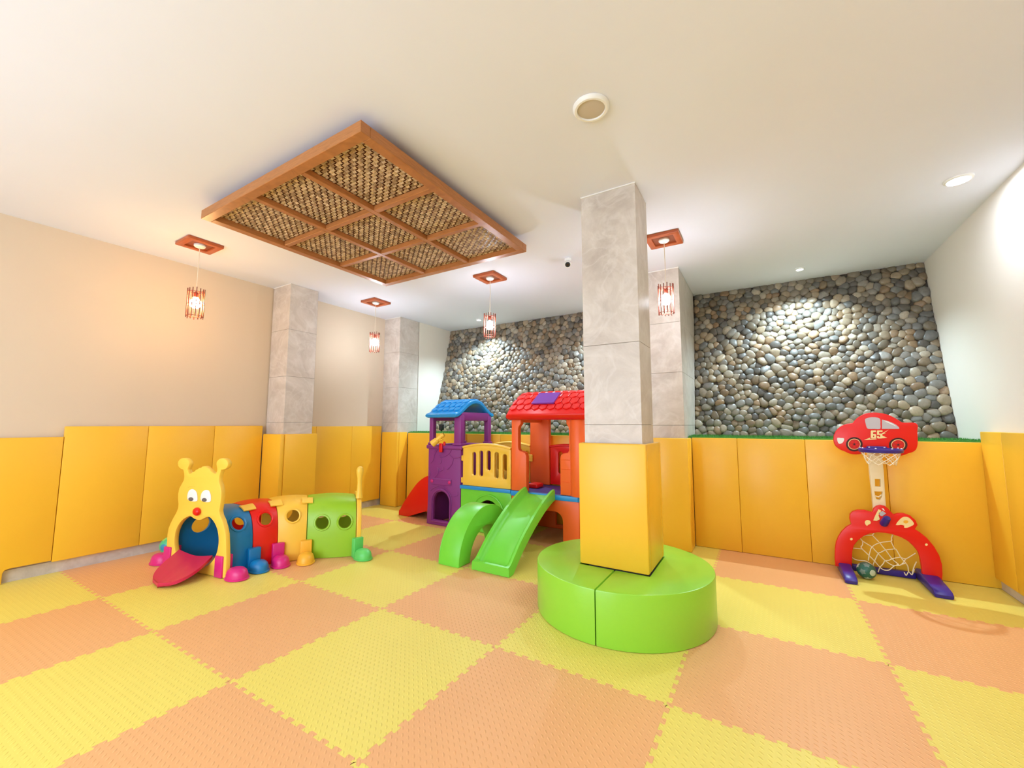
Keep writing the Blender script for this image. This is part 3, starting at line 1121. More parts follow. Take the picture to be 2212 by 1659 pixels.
def climber():
    # ---------------- purple tower
    xa, xb = -1.495, -0.935
    za = 1.015
    wall = [(xa - 0.012, 0.002), (xb + 0.004, 0.002), (xb, 0.25), (xb, za), (xa, za), (xa, 0.25)]
    door = arch_loop(-1.395, -1.115, 0.070, 0.445)
    fw = O('front_wall', front(wall, [door], PF, PF + 0.05), 'purple', play)
    O('front_wall', front(wall, [rrect(-1.455, -0.98, 0.08, 0.50, 0.05)], PR - 0.05, PR), 'purple', play)
    sw = [(PF + 0.051, 0.002), (PR - 0.051, 0.002), (PR - 0.051, za), (PF + 0.051, za)]
    O('side_wall', side([(PF + 0.051, 0.002), (PR - 0.051, 0.002), (PR - 0.051, 0.53), (PF + 0.051, 0.53)], [arch_loop(3.28, 3.64, 0.06, 0.42)], xb - 0.05, xb), 'purple', play)
    O('side_wall', side([(PF + 0.051, 0.002), (PR - 0.051, 0.002), (PR - 0.051, 0.53), (PF + 0.051, 0.53)], [], xa, xa + 0.05), 'purple', play)
    O('corner_panel', side([(PF + 0.051, 0.56), (PF + 0.12, 0.56), (PF + 0.12, za), (PF + 0.051, za)], [], xb - 0.05, xb), 'purple', play)
    O('corner_panel', side([(PR - 0.12, 0.56), (PR - 0.051, 0.56), (PR - 0.051, za), (PR - 0.12, za)], [], xb - 0.05, xb), 'purple', play)
    # door surround, plate with bolts, stone relief
    dr = [(x, PF - 0.004, z) for x, z in arch_loop(-1.415, -1.095, 0.05, 0.470, 14)[2:]]
    dr = [(-1.095, PF - 0.004, 0.05)] + dr + [(-1.415, PF - 0.004, 0.05), (-1.095, PF - 0.004, 0.05)]
    O('door_surround', tube(dr, 0.014, 7), 'purple', fw)
    O('bolt_plate', rbox(-1.425, -1.080, PF - 0.012, PF - 0.0002, 0.530, 0.615, 0.006, 1), 'purple', fw)
    for x in (-1.408, -1.105):
        O('bolt', lathe([(0, 0.020), (0.008, 0.019), (0.012, 0.014), (0.022, 0.008), (0.022, 0.0), (0, 0)], n=16, M=Matrix.Translation((x, PF - 0.0125, 0.575)) @ Matrix.Rotation(math.radians(90), 4, 'X')), 'pink', fw)
    k = 5.53
    lines = [[(215, 690), (250, 665), (215, 730), (200, 790), (170, 830)], [(420, 660), (395, 710), (340, 750), (280, 760)], [(440, 770), (425, 840), (390, 890), (365, 910)],
             [(280, 740), (300, 780), (290, 830), (255, 830)], [(250, 880), (260, 930), (240, 980), (215, 1000)], [(320, 880), (315, 910), (280, 925), (270, 890)],
             [(400, 735), (440, 770), (520, 765)], [(200, 1085), (250, 1090), (300, 1105), (350, 1140)], [(170, 1160), (200, 1130), (260, 1110)],
             [(410, 1215), (460, 1225), (490, 1215), (490, 1170)], [(350, 1140), (400, 1210), (420, 1290), (415, 1380)], [(150, 900), (165, 960), (145, 1010)]]
    for ln in lines:
        pp = F_.tr(ln, 900, 850, k)
        O('stone_relief', tube([(x, PF - 0.0015, z) for x, z in spline(pp, 4)], 0.006, 5), 'purple', fw)
    # rail, posts, head frame
    for a, b in (((xa - 0.012, PF), (xb + 0.012, PF)), ((xa - 0.012, PR - 0.03), (xb + 0.012, PR - 0.03)), ((xa, PF), (xa, PR - 0.03))):
        x0, x1, y0, y1 = min(a[0], b[0]) - 0.018, max(a[0], b[0]) + 0.018, min(a[1], b[1]) - 0.022, max(a[1], b[1]) + 0.055
        O('hand_rail', rbox(x0, x1, y0, y1, za - 0.012, za + 0.045, 0.020, 3), 'purple', play)
    zt = 1.455
    for x, y, wx, wy in ((xa + 0.045, PF + 0.03, 0.036, 0.036), (xb - 0.055, PF + 0.035, 0.058, 0.045), (xb - 0.045, PR - 0.04, 0.040, 0.04), (xa + 0.045, PR - 0.04, 0.04, 0.04)):
        ps = O('post', rbox(x - wx, x + wx, y - wy, y + wy, za + 0.046, zt, 0.014), 'purple', play)
        O('post_foot', rbox(x - wx - 0.012, x + wx + 0.012, y - wy - 0.010, y + wy + 0.010, za + 0.046, za + 0.075, 0.008), 'purple', ps)
    O('head_beam', rbox(xb - 0.095, xb - 0.015, PF + 0.03, PR - 0.03, 1.385, 1.500, 0.012), 'purple', play)
    O('head_beam', rbox(xa + 0.012, xa + 0.085, PF + 0.03, PR - 0.03, 1.385, 1.500, 0.012), 'purple', play)
    pb = [(3.005, 1.452), (3.075, 1.470), (3.17, 1.528), (3.28, 1.598), (3.40, 1.640), (3.52, 1.640), (3.63, 1.598), (3.735, 1.525), (3.82, 1.480), (3.885, 1.468)]
    geo, pr, nr = curved_roof(-1.478, -0.945, pb, 0.066)
    rf = O('blue_roof', geo, 'blue', play, 40)
    rf['label'] = 'curved blue shingled roof'
    shingles(rf, pr, nr, -1.456, -0.967, 0.14, 0.50, 4, 5, 0.066, 'blue')
    shingles(rf, pr, nr, -1.456, -0.967, 0.52, 0.88, 4, 5, 0.066, 'blue')
    # telescope on the front rail
    a, b = Vector((-1.330, 2.985, 1.072)), Vector((-1.190, 3.055, 1.205))
    d = (b - a)
    tl = O('telescope', tube([a, a + d * 0.03, a + d * 0.42, a + d * 0.45, a + d * 0.80, a + d * 0.84, b], [0.042, 0.048, 0.040, 0.032, 0.026, 0.032, 0.028], 16), 'yellow', play)
    tl['label'] = 'yellow toy telescope'
    O('telescope_bore', tube([a - d * 0.004, a + d * 0.001], [0.036, 0.036], 16), 'warm_yellow', tl)
    O('telescope_grip', tube([a + d * 0.55 + Vector((0.02, -0.005, -0.02)), a + d * 0.72 + Vector((0.05, -0.01, -0.03))], 0.010, 8), 'yellow', tl)
    O('telescope_mount', rbox(-1.272, -1.217, PF - 0.048, PF - 0.024, 0.965, 1.085, 0.010), 'red', tl)
    O('mount_knob', ball_geo((-1.185, PF - 0.035, 1.080), 0.026, 14, 8, (0.8, 0.6, 1.1)), 'red', tl)
    # ---------------- red slide on the far left
    path = spline([(-1.512, 0.570), (-1.66, 0.540), (-1.76, 0.498), (-1.88, 0.410), (-2.02, 0.255), (-2.14, 0.105), (-2.195, 0.022), (-2.214, 0.008)], 4)
    build_slide('red_slide', path, 0.375, 'x', 3.46, 'red', 0.095, lambda x: (x + 2.03) * 0.32)
    # ---------------- deck and bridge
    O('deck', rbox(-1.440, 0.72, PF + 0.055, PR - 0.055, ZD - 0.035, ZD, 0.004, 1), 'deck_blue', play)
    O('deck_lip', front([(xb + 0.004, ZD - 0.030), (-0.165, ZD - 0.030), (-0.165, ZD + 0.012), (xb + 0.004, ZD + 0.012)], [], PF - 0.020, PF + 0.050, 0.006), 'blue', play)
    O('deck_lip', front([(xb + 0.004, ZD - 0.030), (-0.165, ZD - 0.030), (-0.165, ZD + 0.012), (xb + 0.004, ZD + 0.012)], [], PR - 0.050, PR + 0.005, 0.006), 'blue', play)
    # yellow rails with slots
    def rail(y0, y1, x0, x1, slots, m, name, zt0=1.035, zt1=1.100, pins=True):
        top = [(x1 + (x0 - x1) * i / 14, zt0 + (zt1 - zt0) * math.sin(math.pi * (0.08 + 0.84 * i / 14)) ** 0.8) for i in range(15)]
        ol = [(x0, ZD + 0.014), (x1, ZD + 0.014)] + top
        hs = []
        for x, z0, z1 in slots:
            hs.append(rrect(x - 0.030, x + 0.030, z0, z1, 0.0295, 6))
        r = O(name, front(ol, hs, y0, y1, 0.009), m, play)
        crest = [(x, y0 - 0.002, z - 0.016) for x, z in top]
        O('rail_moulding', tube(crest, 0.013, 7), m, r)
        if pins:
            for z in (0.62, 0.90):
                O('hinge_tab', rbox(x0 - 0.030, x0 - 0.0005, y0 + 0.002, y1 - 0.002, z - 0.035, z + 0.035, 0.006, 1), m, r)
        return r
    slots = [(-0.722, 0.688, 0.985), (-0.612, 0.686, 1.005), (-0.497, 0.765, 1.010), (-0.378, 0.675, 0.995), (-0.258, 0.670, 0.975)]
    rail(PF, PF + 0.040, xb + 0.036, -0.172, slots, 'yellow', 'front_rail')
    rail(PR - 0.045, PR - 0.005, xb + 0.036, -0.275, [(x - 0.06, a_, b_) for x, a_, b_ in slots], 'yellow', 'rear_rail')
    # green crawl panel with ringed hole
    hole = ell(-0.500, 0.235, 0.165, 0.165, 28)
    gp = O('crawl_panel', front([(xb + 0.006, 0.002), (-0.165, 0.002), (-0.165, ZD - 0.032), (xb + 0.006, ZD - 0.032)], [hole], PF + 0.004, PF + 0.045, 0.008), 'green', play)
    O('hole_ring', ring((-0.500, PF + 0.002, 0.235), 0.232, 0.013, 'y', 36, 7), 'green', gp)
    O('crawl_panel', front([(xb + 0.006, 0.002), (-0.165, 0.002), (-0.165, ZD - 0.032), (xb + 0.006, ZD - 0.032)], [hole], PR - 0.045, PR - 0.004, 0.008), 'green', play)
    # ---------------- orange tower
    x0, x1 = -0.160, 0.790
    base = [(x0, 0.002), (0.005, 0.002), (0.005, 0.20)] + [(0.105 - 0.10 * math.cos(q), 0.265 + 0.10 * math.sin(q)) for q in (0, 0.4, 0.8, 1.2, 1.57)]
    base += [(0.405 + 0.10 * math.sin(q), 0.265 + 0.10 * math.cos(q)) for q in (0, 0.4, 0.8, 1.2, 1.57)] + [(0.505, 0.20), (0.505, 0.002), (0.700, 0.002), (0.700, ZD - 0.032), (x0, ZD - 0.032)]
    O('base_wall', front(base, [], PF, PF + 0.05, 0.008), 'orange', play)
    O('base_wall', front([(-0.16, 0.002), (0.70, 0.002), (0.70, ZD - 0.036), (-0.16, ZD - 0.036)], [arch_loop(0.10, 0.42, 0.05, 0.38)], PR - 0.05, PR, 0.008), 'orange', play)
    O('base_wall', side([(PF + 0.12, 0.002), (PR - 0.12, 0.002), (PR - 0.12, ZD - 0.036), (PF + 0.12, ZD - 0.036)], [arch_loop(3.3, 3.62, 0.06, 0.40)], 0.74, 0.79, 0.008), 'orange', play)
    for ya, yb in ((PF + 0.002, PF + 0.118), (PR - 0.002, PR - 0.118)):
        O('base_corner', prism([(0.702, ya), (0.790, yb), (0.755, yb), (0.702, ya + (0.045 if yb > ya else -0.045))], [], 0.002, ZD - 0.036, 0.005), 'orange', play)
    O('deck_lip', front([(x0, ZD - 0.050), (0.700, ZD - 0.050), (0.700, ZD + 0.006), (x0, ZD + 0.006)], [], PF - 0.024, PF + 0.05, 0.008), 'blue', play)
    O('deck_lip', prism([(0.702, PF - 0.022), (0.812, PF + 0.105), (0.775, PF + 0.12), (0.702, PF + 0.05)], [], ZD - 0.050, ZD + 0.006, 0.006), 'blue', play)
    # front posts: broad below, slender above
    zt = 1.420
    lp = [(x0, ZD + 0.008), (0.045, ZD + 0.008), (0.045, 0.965), (0.030, 1.000), (-0.005, 1.018), (-0.045, 1.025), (-0.062, 1.045), (-0.066, 1.08), (-0.066, 1.27), (-0.060, 1.31), (-0.030, 1.345), (-0.030, zt), (x0, zt)]
    O('front_post', front(lp, [], PF - 0.004, PF + 0.075, 0.012), 'orange', play)
    rp = [(0.480, ZD + 0.008), (0.790, ZD + 0.008), (0.790, zt), (0.560, zt), (0.560, 1.345), (0.585, 1.31), (0.590, 1.27), (0.590, 1.05), (0.575, 1.025), (0.520, 1.015), (0.490, 0.995), (0.480, 0.96)]
    po = O('front_post', front(rp, [], PF - 0.004, PF + 0.075, 0.012), 'orange', play)
    O('post_shaft', lathe([(0.098, ZD + 0.008), (0.104, ZD + 0.02), (0.104, zt - 0.01), (0.098, zt)], (0.695, PF + 0.05, 0), 20), 'orange', po)
    for z in (0.70, 0.84, 0.945):
        O('brick_relief', tube([(0.495, PF - 0.0045, z), (0.60, PF - 0.0045, z)], 0.004, 5), 'orange', po)
    # rear posts
    for xa_, xb_ in ((-0.255, 0.030), (0.50, 0.790)):
        O('rear_post', rbox(xa_, xb_, PR - 0.085, PR - 0.001, ZD + 0.002, zt, 0.016), 'orange', play)
    O('rail_bracket', rbox(-0.285, -0.205, PR - 0.112, PR - 0.0865, 0.84, 0.935, 0.008, 1), 'yellow', play)
    O('rail_bracket_bolt', tube([(-0.245, PR - 0.1125, 0.885), (-0.245, PR - 0.118, 0.885)], 0.010, 8), 'warm_yellow', play)
    rr_ = rail(PR - 0.060, PR - 0.020, 0.035, 0.495, [(0.18, 0.70, 0.985), (0.36, 0.70, 0.985)], 'red', 'red_rear_rail', 1.05, 1.085, False)
    rr_['label'] = 'red slotted panel at the back of the orange tower'
    O('head_beam', rbox(x0 + 0.02, x0 + 0.09, PF + 0.078, PR - 0.088, 1.36, 1.43, 0.012), 'orange', play)
    O('head_beam', rbox(0.70, 0.77, PF + 0.156, PR - 0.088, 1.36, 1.43, 0.012), 'orange', play)
    O('deck_seat', rbox(-0.11, 0.03, PF + 0.30, PF + 0.48, ZD + 0.001, ZD + 0.055, 0.018), 'red', play)
    pb = [(2.995, 1.415), (3.030, 1.450), (3.10, 1.515), (3.22, 1.602), (3.35, 1.668), (3.46, 1.687), (3.57, 1.668), (3.70, 1.602), (3.82, 1.515), (3.905, 1.420)]
    geo, pr, nr = curved_roof(-0.170, 0.880, pb, 0.095)
    rf = O('red_roof', geo, 'red', play, 40)
    rf['label'] = 'curved red shingled roof'
    shingles(rf, pr, nr, -0.155, 0.85, 0.15, 0.50, 4, 10, 0.095, 'red')
    shingles(rf, pr, nr, -0.155, 0.85, 0.52, 0.86, 4, 10, 0.095, 'red')
    V = []
    for h in (0.095 / 2 + 0.016, 0.095 / 2 + 0.034):
        for x, s in ((0.135, 0.235), (0.420, 0.235), (0.420, 0.40), (0.135, 0.40)):
            y, z = roof_point(pr, nr, s, h)
            V.append((x, y, z))
    sk = O('skylight', (V, [(0, 1, 2, 3), (4, 5, 6, 7), (0, 1, 5, 4), (1, 2, 6, 5), (2, 3, 7, 6), (3, 0, 4, 7)]), 'violet', rf, 0)
    sk['label'] = 'purple skylight panel'
    # ---------------- green slide
    path = spline([(3.074, 0.540), (2.98, 0.520), (2.80, 0.462), (2.60, 0.375), (2.42, 0.280), (2.25, 0.178), (2.12, 0.080), (2.045, 0.024), (1.995, 0.008)], 4)
    build_slide('slide', path, 0.405, 'y', 0.283, 'green', 0.105, None, -0.055)

def build_slide(name, path, width, axis, c, m, wallh, skirt=None, shear=0.0):
    """trough slide: path of the chute floor; raised side walls, hollow below, closed toe"""
    n = len(path)
    hw = width / 2
    lip = wallh * 0.68
    sec = [(-hw, -9), (-hw, wallh * 0.50), (-hw + 0.007, lip), (-hw + 0.034, lip), (-hw + 0.048, wallh * 0.48), (-hw + 0.062, 0.012), (-hw + 0.085, 0.0), (0, -0.004),
           (hw - 0.085, 0.0), (hw - 0.062, 0.012), (hw - 0.048, wallh * 0.48), (hw - 0.034, lip), (hw - 0.007, lip), (hw, wallh * 0.50), (hw, -9), (hw - 0.02, -9), (hw - 0.02, -0.02), (-hw + 0.02, -0.02), (-hw + 0.02, -9)]
    V, F = [], []
    k = len(sec)
    for i, (p, z) in enumerate(path):
        low = max(skirt(p), 0.002) if skirt else max(z - 0.045, 0.002)
        for a, b in sec:
            if b < -1:
                zz = min(low, z - 0.003)
            elif b < -0.01:
                zz = max(z + b, 0.003)
            else:
                zz = z + b
                if i >= n - 6 and abs(a) < hw - 0.04:
                    q = min(1.0, (i - (n - 6)) / 3.0)
                    zz = z + b + (lip - b) * (q * q * (3 - 2 * q))
            V.append((p, c + a, zz) if axis == 'x' else (c + a + shear * (p - path[-1][0]), p, zz))
    for i in range(n - 1):
        for j in range(k):
            F.append((i * k + j, i * k + (j + 1) % k, (i + 1) * k + (j + 1) % k, (i + 1) * k + j))
    for e in (0, n - 1):
        F.append(tuple(e * k + j for j in (0, 1, 2, 3, 4, 5, 17, 18)))
        F.append(tuple(e * k + j for j in (14, 15, 16, 9, 10, 11, 12, 13)))
        F.append(tuple(e * k + j for j in (5, 6, 7, 8, 9, 16, 17)))
    return O(name, (V, F), m, play, 50)

climber()

# ------------------------------------------------------------------ caterpillar tunnel
def caterpillar():
    HL, HR = Vector((-2.410, 0.557, 0)), Vector((-1.690, 0.677, 0))
    ctr = (HL + HR) / 2
    t = thing('caterpillar_tunnel', 'toy caterpillar crawl tunnel with yellow face and blue, red, yellow and green segments', 'play tunnel', (-1.95, 1.2, 0))
    P = Plane(HR, HR - HL)
    k, ox, oy = 5.186, 310, 970
    tr = lambda q: P.tr(q, ox, oy, k)
    right = [(925, 1225), (923, 1100), (918, 960), (902, 880), (880, 800), (852, 740), (845, 690), (857, 620), (868, 540), (868, 470), (857, 410), (842, 365)]
    def ball(cx, cy, r, a0, a1, n=14):
        return [(cx + r * math.cos(math.radians(a0 + (a1 - a0) * i / n)), cy + r * math.sin(math.radians(a0 + (a1 - a0) * i / n))) for i in range(n + 1)]
    antr = [(848, 300)] + ball(878, 168, 66, 100, -205) + [(822, 240), (808, 272)]
    hair = [(798, 275), (772, 266), (745, 246), (735, 226), (714, 217), (700, 200), (680, 191), (650, 197), (640, 210), (618, 212), (600, 226), (580, 234), (568, 250), (540, 261), (525, 275), (508, 277)]
    antl = [(490, 232)] + ball(445, 165, 66, 40, -265) + [(450, 270), (452, 310), (446, 350)]
    left = [(425, 388), (396, 440), (384, 500), (382, 560), (387, 615), (383, 662), (364, 712), (330, 770), (300, 830), (276, 890), (263, 960), (258, 1050), (252, 1150), (249, 1200)]
    head = tr(right + antr + hair + antl + left)
    u_r = head[0][0]
    u_l = head[-1][0]
    head = [(u_r + 0.01, 0.003), (u_r + 0.004, 0.06)] + head + [(u_l - 0.004, 0.06), (u_l - 0.01, 0.003)]
    mouth = tr(smooth_loop([(505, 755), (440, 790), (390, 850), (356, 930), (343, 1020), (346, 1100), (362, 1180), (400, 1255), (455, 1312), (530, 1345), (610, 1348), (680, 1328), (745, 1282), (790, 1225), (820, 1150), (836, 1050), (834, 970), (818, 890), (785, 820), (745, 772), (718, 762), (680, 775), (640, 795), (600, 795), (560, 780), (530, 758)], 3))
    zmin = min(z for _, z in mouth)
    if zmin < 0.03:
        mouth = [(u, z if z > 0.30 else 0.30 - (0.30 - z) * (0.27 / (0.30 - zmin))) for u, z in mouth]
    TH = 0.042
    hd = O('head', P.prism(head, [mouth], -TH, 0.0, 0.008), 'head_yellow', t, 40)
    hd['label'] = 'yellow caterpillar face panel'
    for q in ([(497, 525), (508, 478), (528, 455), (552, 448), (580, 460), (600, 490), (607, 530), (605, 580), (548, 586), (503, 566)], [(645, 540), (658, 490), (685, 463), (712, 457), (738, 468), (755, 505), (760, 545), (752, 590), (692, 594), (650, 572)]):
        O('eye', P.prism(tr(smooth_loop(q, 3)), [], 0.0003, 0.006, 0.002), 'white', hd)
    for cx, cy in ((540, 560), (690, 569)):
        O('pupil', P.prism(tr(ell(cx, cy, 27, 22, 20)), [], 0.0063, 0.009, 0.001), 'pupil', hd)
    O('eyelid_line', tube([P.at(u, z, 0.001) for u, z in spline(tr([(500, 425), (540, 415), (578, 418)]), 4)], 0.003, 5), 'head_yellow', hd)
    (nu, nz), (nu2, _), (_, nz2) = tr([(612, 698), (652, 698), (612, 652)])
    c = P.at(nu, nz, 0.012)
    O('nose', ball_geo(c, 1.0, 18, 12, (abs(nu2 - nu), 0.028, abs(nz2 - nz))), 'red', hd)
    # tongue ramp
    V, F = [], []
    N_, M_ = 14, 10
    for layer in (0, 1):
        for i in range(N_ + 1):
            s = i / N_
            fwd = -0.03 + 0.375 * s
            hwid = 0.240 * max(0.0, 1 - max(0, (s - 0.25) / 0.75) ** 2.3) ** 0.5
            zc = 0.135 - 0.105 * s ** 0.8
            for j in range(M_ + 1):
                r = j / M_ * 2 - 1
                u = -0.385 + 0.165 * s + r * hwid
                z = zc + 0.030 * abs(r) ** 1.5 * (1 - 0.6 * s) - (0.006 if abs(r) < 0.05 and 0.25 < s < 0.85 else 0)
                if layer:
                    z -= 0.026
                V.append(tuple(P.at(u, max(z, 0.004 if layer else 0.012), fwd)))
    st = (N_ + 1) * (M_ + 1)
    for i in range(N_):
        for j in range(M_):
            a = i * (M_ + 1) + j
            F.append((a, a + 1, a + M_ + 2, a + M_ + 1))
            F.append((st + a, st + a + 1, st + a + M_ + 2, st + a + M_ + 1))
    def edge(a, b):
        F.append((a, b, st + b, st + a))
    for i in range(N_):
        edge(i * (M_ + 1), (i + 1) * (M_ + 1))
        edge(i * (M_ + 1) + M_, (i + 1) * (M_ + 1) + M_)
    for j in range(M_):
        edge(j, j + 1)
        edge(N_ * (M_ + 1) + j, N_ * (M_ + 1) + j + 1)
    tg = O('tongue', (V, F), 'tongue_pink', t, 50)
    tg['label'] = 'pink tongue shaped ramp'
    # body segments between joints: right wall S, left wall L
    n0 = -P.N
    S = [HR + n0 * TH + Vector((-0.005, 0.0, 0)), Vector((-1.700, 0.955, 0)), Vector((-1.660, 1.165, 0)), Vector((-1.520, 1.375, 0)), Vector((-1.165, 1.690, 0))]
    Lf = [HL + n0 * TH + Vector((0.005, 0, 0)), Vector((-2.390, 0.990, 0)), Vector((-2.330, 1.350, 0)), Vector((-2.110, 1.740, 0)), Vector((-1.735, 2.085, 0))]
    HT = [0.530, 0.545, 0.553, 0.558, 0.556]
    def sect(i, f, phi, off=0.0):
        a = S[i].lerp(S[i + 1], f)
        b = Lf[i].lerp(Lf[i + 1], f)
        h = HT[i] * (1 - f) + HT[i + 1] * f
        cen, hv = (a + b) / 2, (a - b) / 2
        l = hv.length
        e = 0.56
        bul = 1 + 0.05 * math.sin(math.pi * f)
        cx = math.copysign(abs(math.cos(phi)) ** e, math.cos(phi)) * (l * bul - off)
        z = abs(math.sin(phi)) ** e * (h * (1 + 0.03 * math.sin(math.pi * f)) - off)
        p = cen + hv.normalized() * cx
        p.z = max(z, 0.003)
        return p
    cols = ['teal_blue', 'red', 'yellow', 'lime']
    for i in range(4):
        V, F = [], []
        A, B = 8, 28
        e0, e1 = 0.012, 0.988
        for off in (0.0, 0.024):
            for q in range(A + 1):
                f = e0 + (e1 - e0) * q / A
                for r in range(B + 1):
                    V.append(tuple(sect(i, f, math.pi * r / B, off)))
        st = (A + 1) * (B + 1)
        for q in range(A):
            for r in range(B):
                a = q * (B + 1) + r
                F.append((a, a + 1, a + B + 2, a + B + 1))
                F.append((st + a, st + a + B + 1, st + a + B + 2, st + a + 1))
        for r in range(B):
            for q in (0, A):
                a = q * (B + 1) + r
                F.append((a, a + 1, st + a + 1, st + a))
        for q in range(A):
            for r in (0, B):
                a = q * (B + 1) + r
                F.append((a, a + B + 1, st + a + B + 1, st + a))
        sg = O('body_segment', (V, F), cols[i], t, 50)
        if i == 3:
            holes = [(0.30, 0.345, 0.066), (0.76, 0.345, 0.066)]
        else:
            holes = [(0.50, 0.425, 0.058)]
        cut = []
        for f, z, r in holes:
            ps = S[i].lerp(S[i + 1], f) + Vector((0, 0, z))
            pl = Lf[i].lerp(Lf[i + 1], f) + Vector((0, 0, z if i == 3 else 0.345))
            d = (ps - pl).normalized()
            cut.append(O('cut', tube([ps - d * 0.12, ps + d * 0.12], r, 28), 'black'))
            cut.append(O('cut', tube([pl - d * 0.12, pl + d * 0.12], r * 1.35, 28), 'black'))
        boolean(sg, cut)
        for f, z, r in holes:
            # rim ring laid on the wall surface
            a, b = S[i].lerp(S[i + 1], max(0, f - 0.2)), S[i].lerp(S[i + 1], min(1, f + 0.2))
            al = (b - a).normalized()
            pts = []
            for q in range(29):
                an = 2 * math.pi * q / 28
                u, v = r * 1.08 * math.cos(an), r * 1.08 * math.sin(an)
                zz = z + v
                ff = f + u / (S[i + 1] - S[i]).length
                ff = min(max(ff, 0.0), 1.0)
                # find phi with that height on this slice
                lo, hi = 0.001, math.pi / 2
                for _ in range(22):
                    mid = (lo + hi) / 2
                    if sect(i, ff, mid).z < zz:
                        lo = mid
                    else:
                        hi = mid
                pts.append(sect(i, ff, lo))
            O('hole_rim', tube(pts, 0.011, 6, False), cols[i], sg)
    # tail frame
    tc = (S[4] + Lf[4]) / 2
    td = (S[4] - Lf[4]).normalized()
    tn = Vector((-td.y, td.x, 0))
    if tn.dot(Vector((1, 1, 0))) < 0:
        tn = -tn
    hw = (S[4] - Lf[4]).length / 2
    arch = []
    for r in range(41):
        phi = math.pi * r / 40
        arch.append((math.copysign(abs(math.cos(phi)) ** 0.56, math.cos(phi)) * (hw + 0.012), max(0.003, abs(math.sin(phi)) ** 0.56 * 0.585)))
    tail_o = []
    for x, z in arch:
        tail_o.append((x, z))
    # rear opening
    opening = [(x * 0.70, 0.04 + z * 0.70) for x, z in arch]
    fr = O('tail_frame', prism(tail_o, [opening], 0.0, 0.045, 0.007, tc + tn * 0.002, td, (0, 0, 1), tn), 'yellow', t, 40)
    tb = tc + tn * 0.024 + td * 0.22
    O('tail', tube([tb + Vector((0, 0, z)) for z in (0.560, 0.600, 0.645, 0.72, 0.77, 0.815, 0.852, 0.878, 0.890)], [0.036, 0.031, 0.026, 0.022, 0.025, 0.034, 0.037, 0.028, 0.010], 14), 'head_yellow', fr)
    # joint clips across the top right of the tunnel
    for i in (1, 2, 3):
        V, F = [], []
        for off in (-0.003, -0.014):
            for f in ((-0.30, 0.0, 0.30) if True else ()):
                for q in range(7):
                    phi = math.pi * (0.335 + 0.10 * q / 6)
                    if f < 0:
                        p = sect(i - 1, 1 + f * 0.16 / max((S[i] - S[i - 1]).length, 0.1), phi, off)
                    elif f > 0:
                        p = sect(i, f * 0.16 / max((S[i + 1] - S[i]).length, 0.1), phi, off)
                    else:
                        p = sect(i, 0, phi, off - 0.006)
                    V.append(tuple(p))
        def q4(a, b, c_, d_):
            F.append((a, b, c_, d_))
        for l in range(2):
            for a in range(2):
                for b in range(6):
                    o_ = l * 21 + a * 7 + b
                    q4(o_, o_ + 1, o_ + 8, o_ + 7)
        for b in range(6):
            for a in (0, 2):
                o_ = a * 7 + b
                q4(o_, o_ + 1, o_ + 22, o_ + 21)
        for a in range(2):
            for b in (0, 6):
                o_ = a * 7 + b
                q4(o_, o_ + 7, o_ + 28, o_ + 21)
        O('joint_clip', (V, F), 'head_yellow', t, 40)
    # feet: an upright block at each joint and a rounded shoe
    fcol = ['pink', 'teal_blue', 'pink', 'warm_yellow', 'mint']
    def shoe(base, out, m, corner=0):
        out = out.normalized()
        sd = Vector((-out.y, out.x, 0))
        V, F = [], []
        prof_ = [(1.00, 0.002), (1.06, 0.004), (1.06, 0.014), (0.97, 0.018), (0.94, 0.045), (0.84, 0.072), (0.62, 0.090), (0.30, 0.097)]
        n = 24
        c = base + out * (0.175 if corner else 0.135)
        for s, z in prof_:
            for q in range(n):
                an = 2 * math.pi * q / n
                V.append(tuple(c + out * (0.105 * s * math.cos(an)) + sd * (0.078 * s * math.sin(an)) + Vector((0, 0, z))))
        for l in range(len(prof_) - 1):
            for q in range(n):
                F.append((l * n + q, l * n + (q + 1) % n, (l + 1) * n + (q + 1) % n, (l + 1) * n + q))
        F.append(tuple(range(n)))
        F.append(tuple((len(prof_) - 1) * n + q for q in range(n)))
        f = O('foot', (V, F), m, t, 50)
        if corner:
            e = 0.0 if corner > 0 else -(HR - HL).length
            blk = prism(rrect(e - 0.050, e + 0.050, -0.085, 0.014, 0.008, 3), [], 0.003, 0.185, 0.006, HR, P.U, P.N, (0, 0, 1))
            O('ankle_block', blk, m, f, 40)
            return
        blk = prism(rrect(-0.052, 0.052, 0.004, 0.058, 0.010, 3), [], 0.003, 0.190, 0.006, base, sd, out, (0, 0, 1))
        O('ankle_block', blk, m, f, 40)
    outs = []
    for i in range(5):
        shoe(S[i], Vector((1, -0.12, 0)) if i == 4 else (S[i] - Lf[i]), fcol[i], 1 if i == 0 else 0)
        shoe(Lf[i], (Lf[i] - S[i]), fcol[i], -1 if i == 0 else 0)

caterpillar()

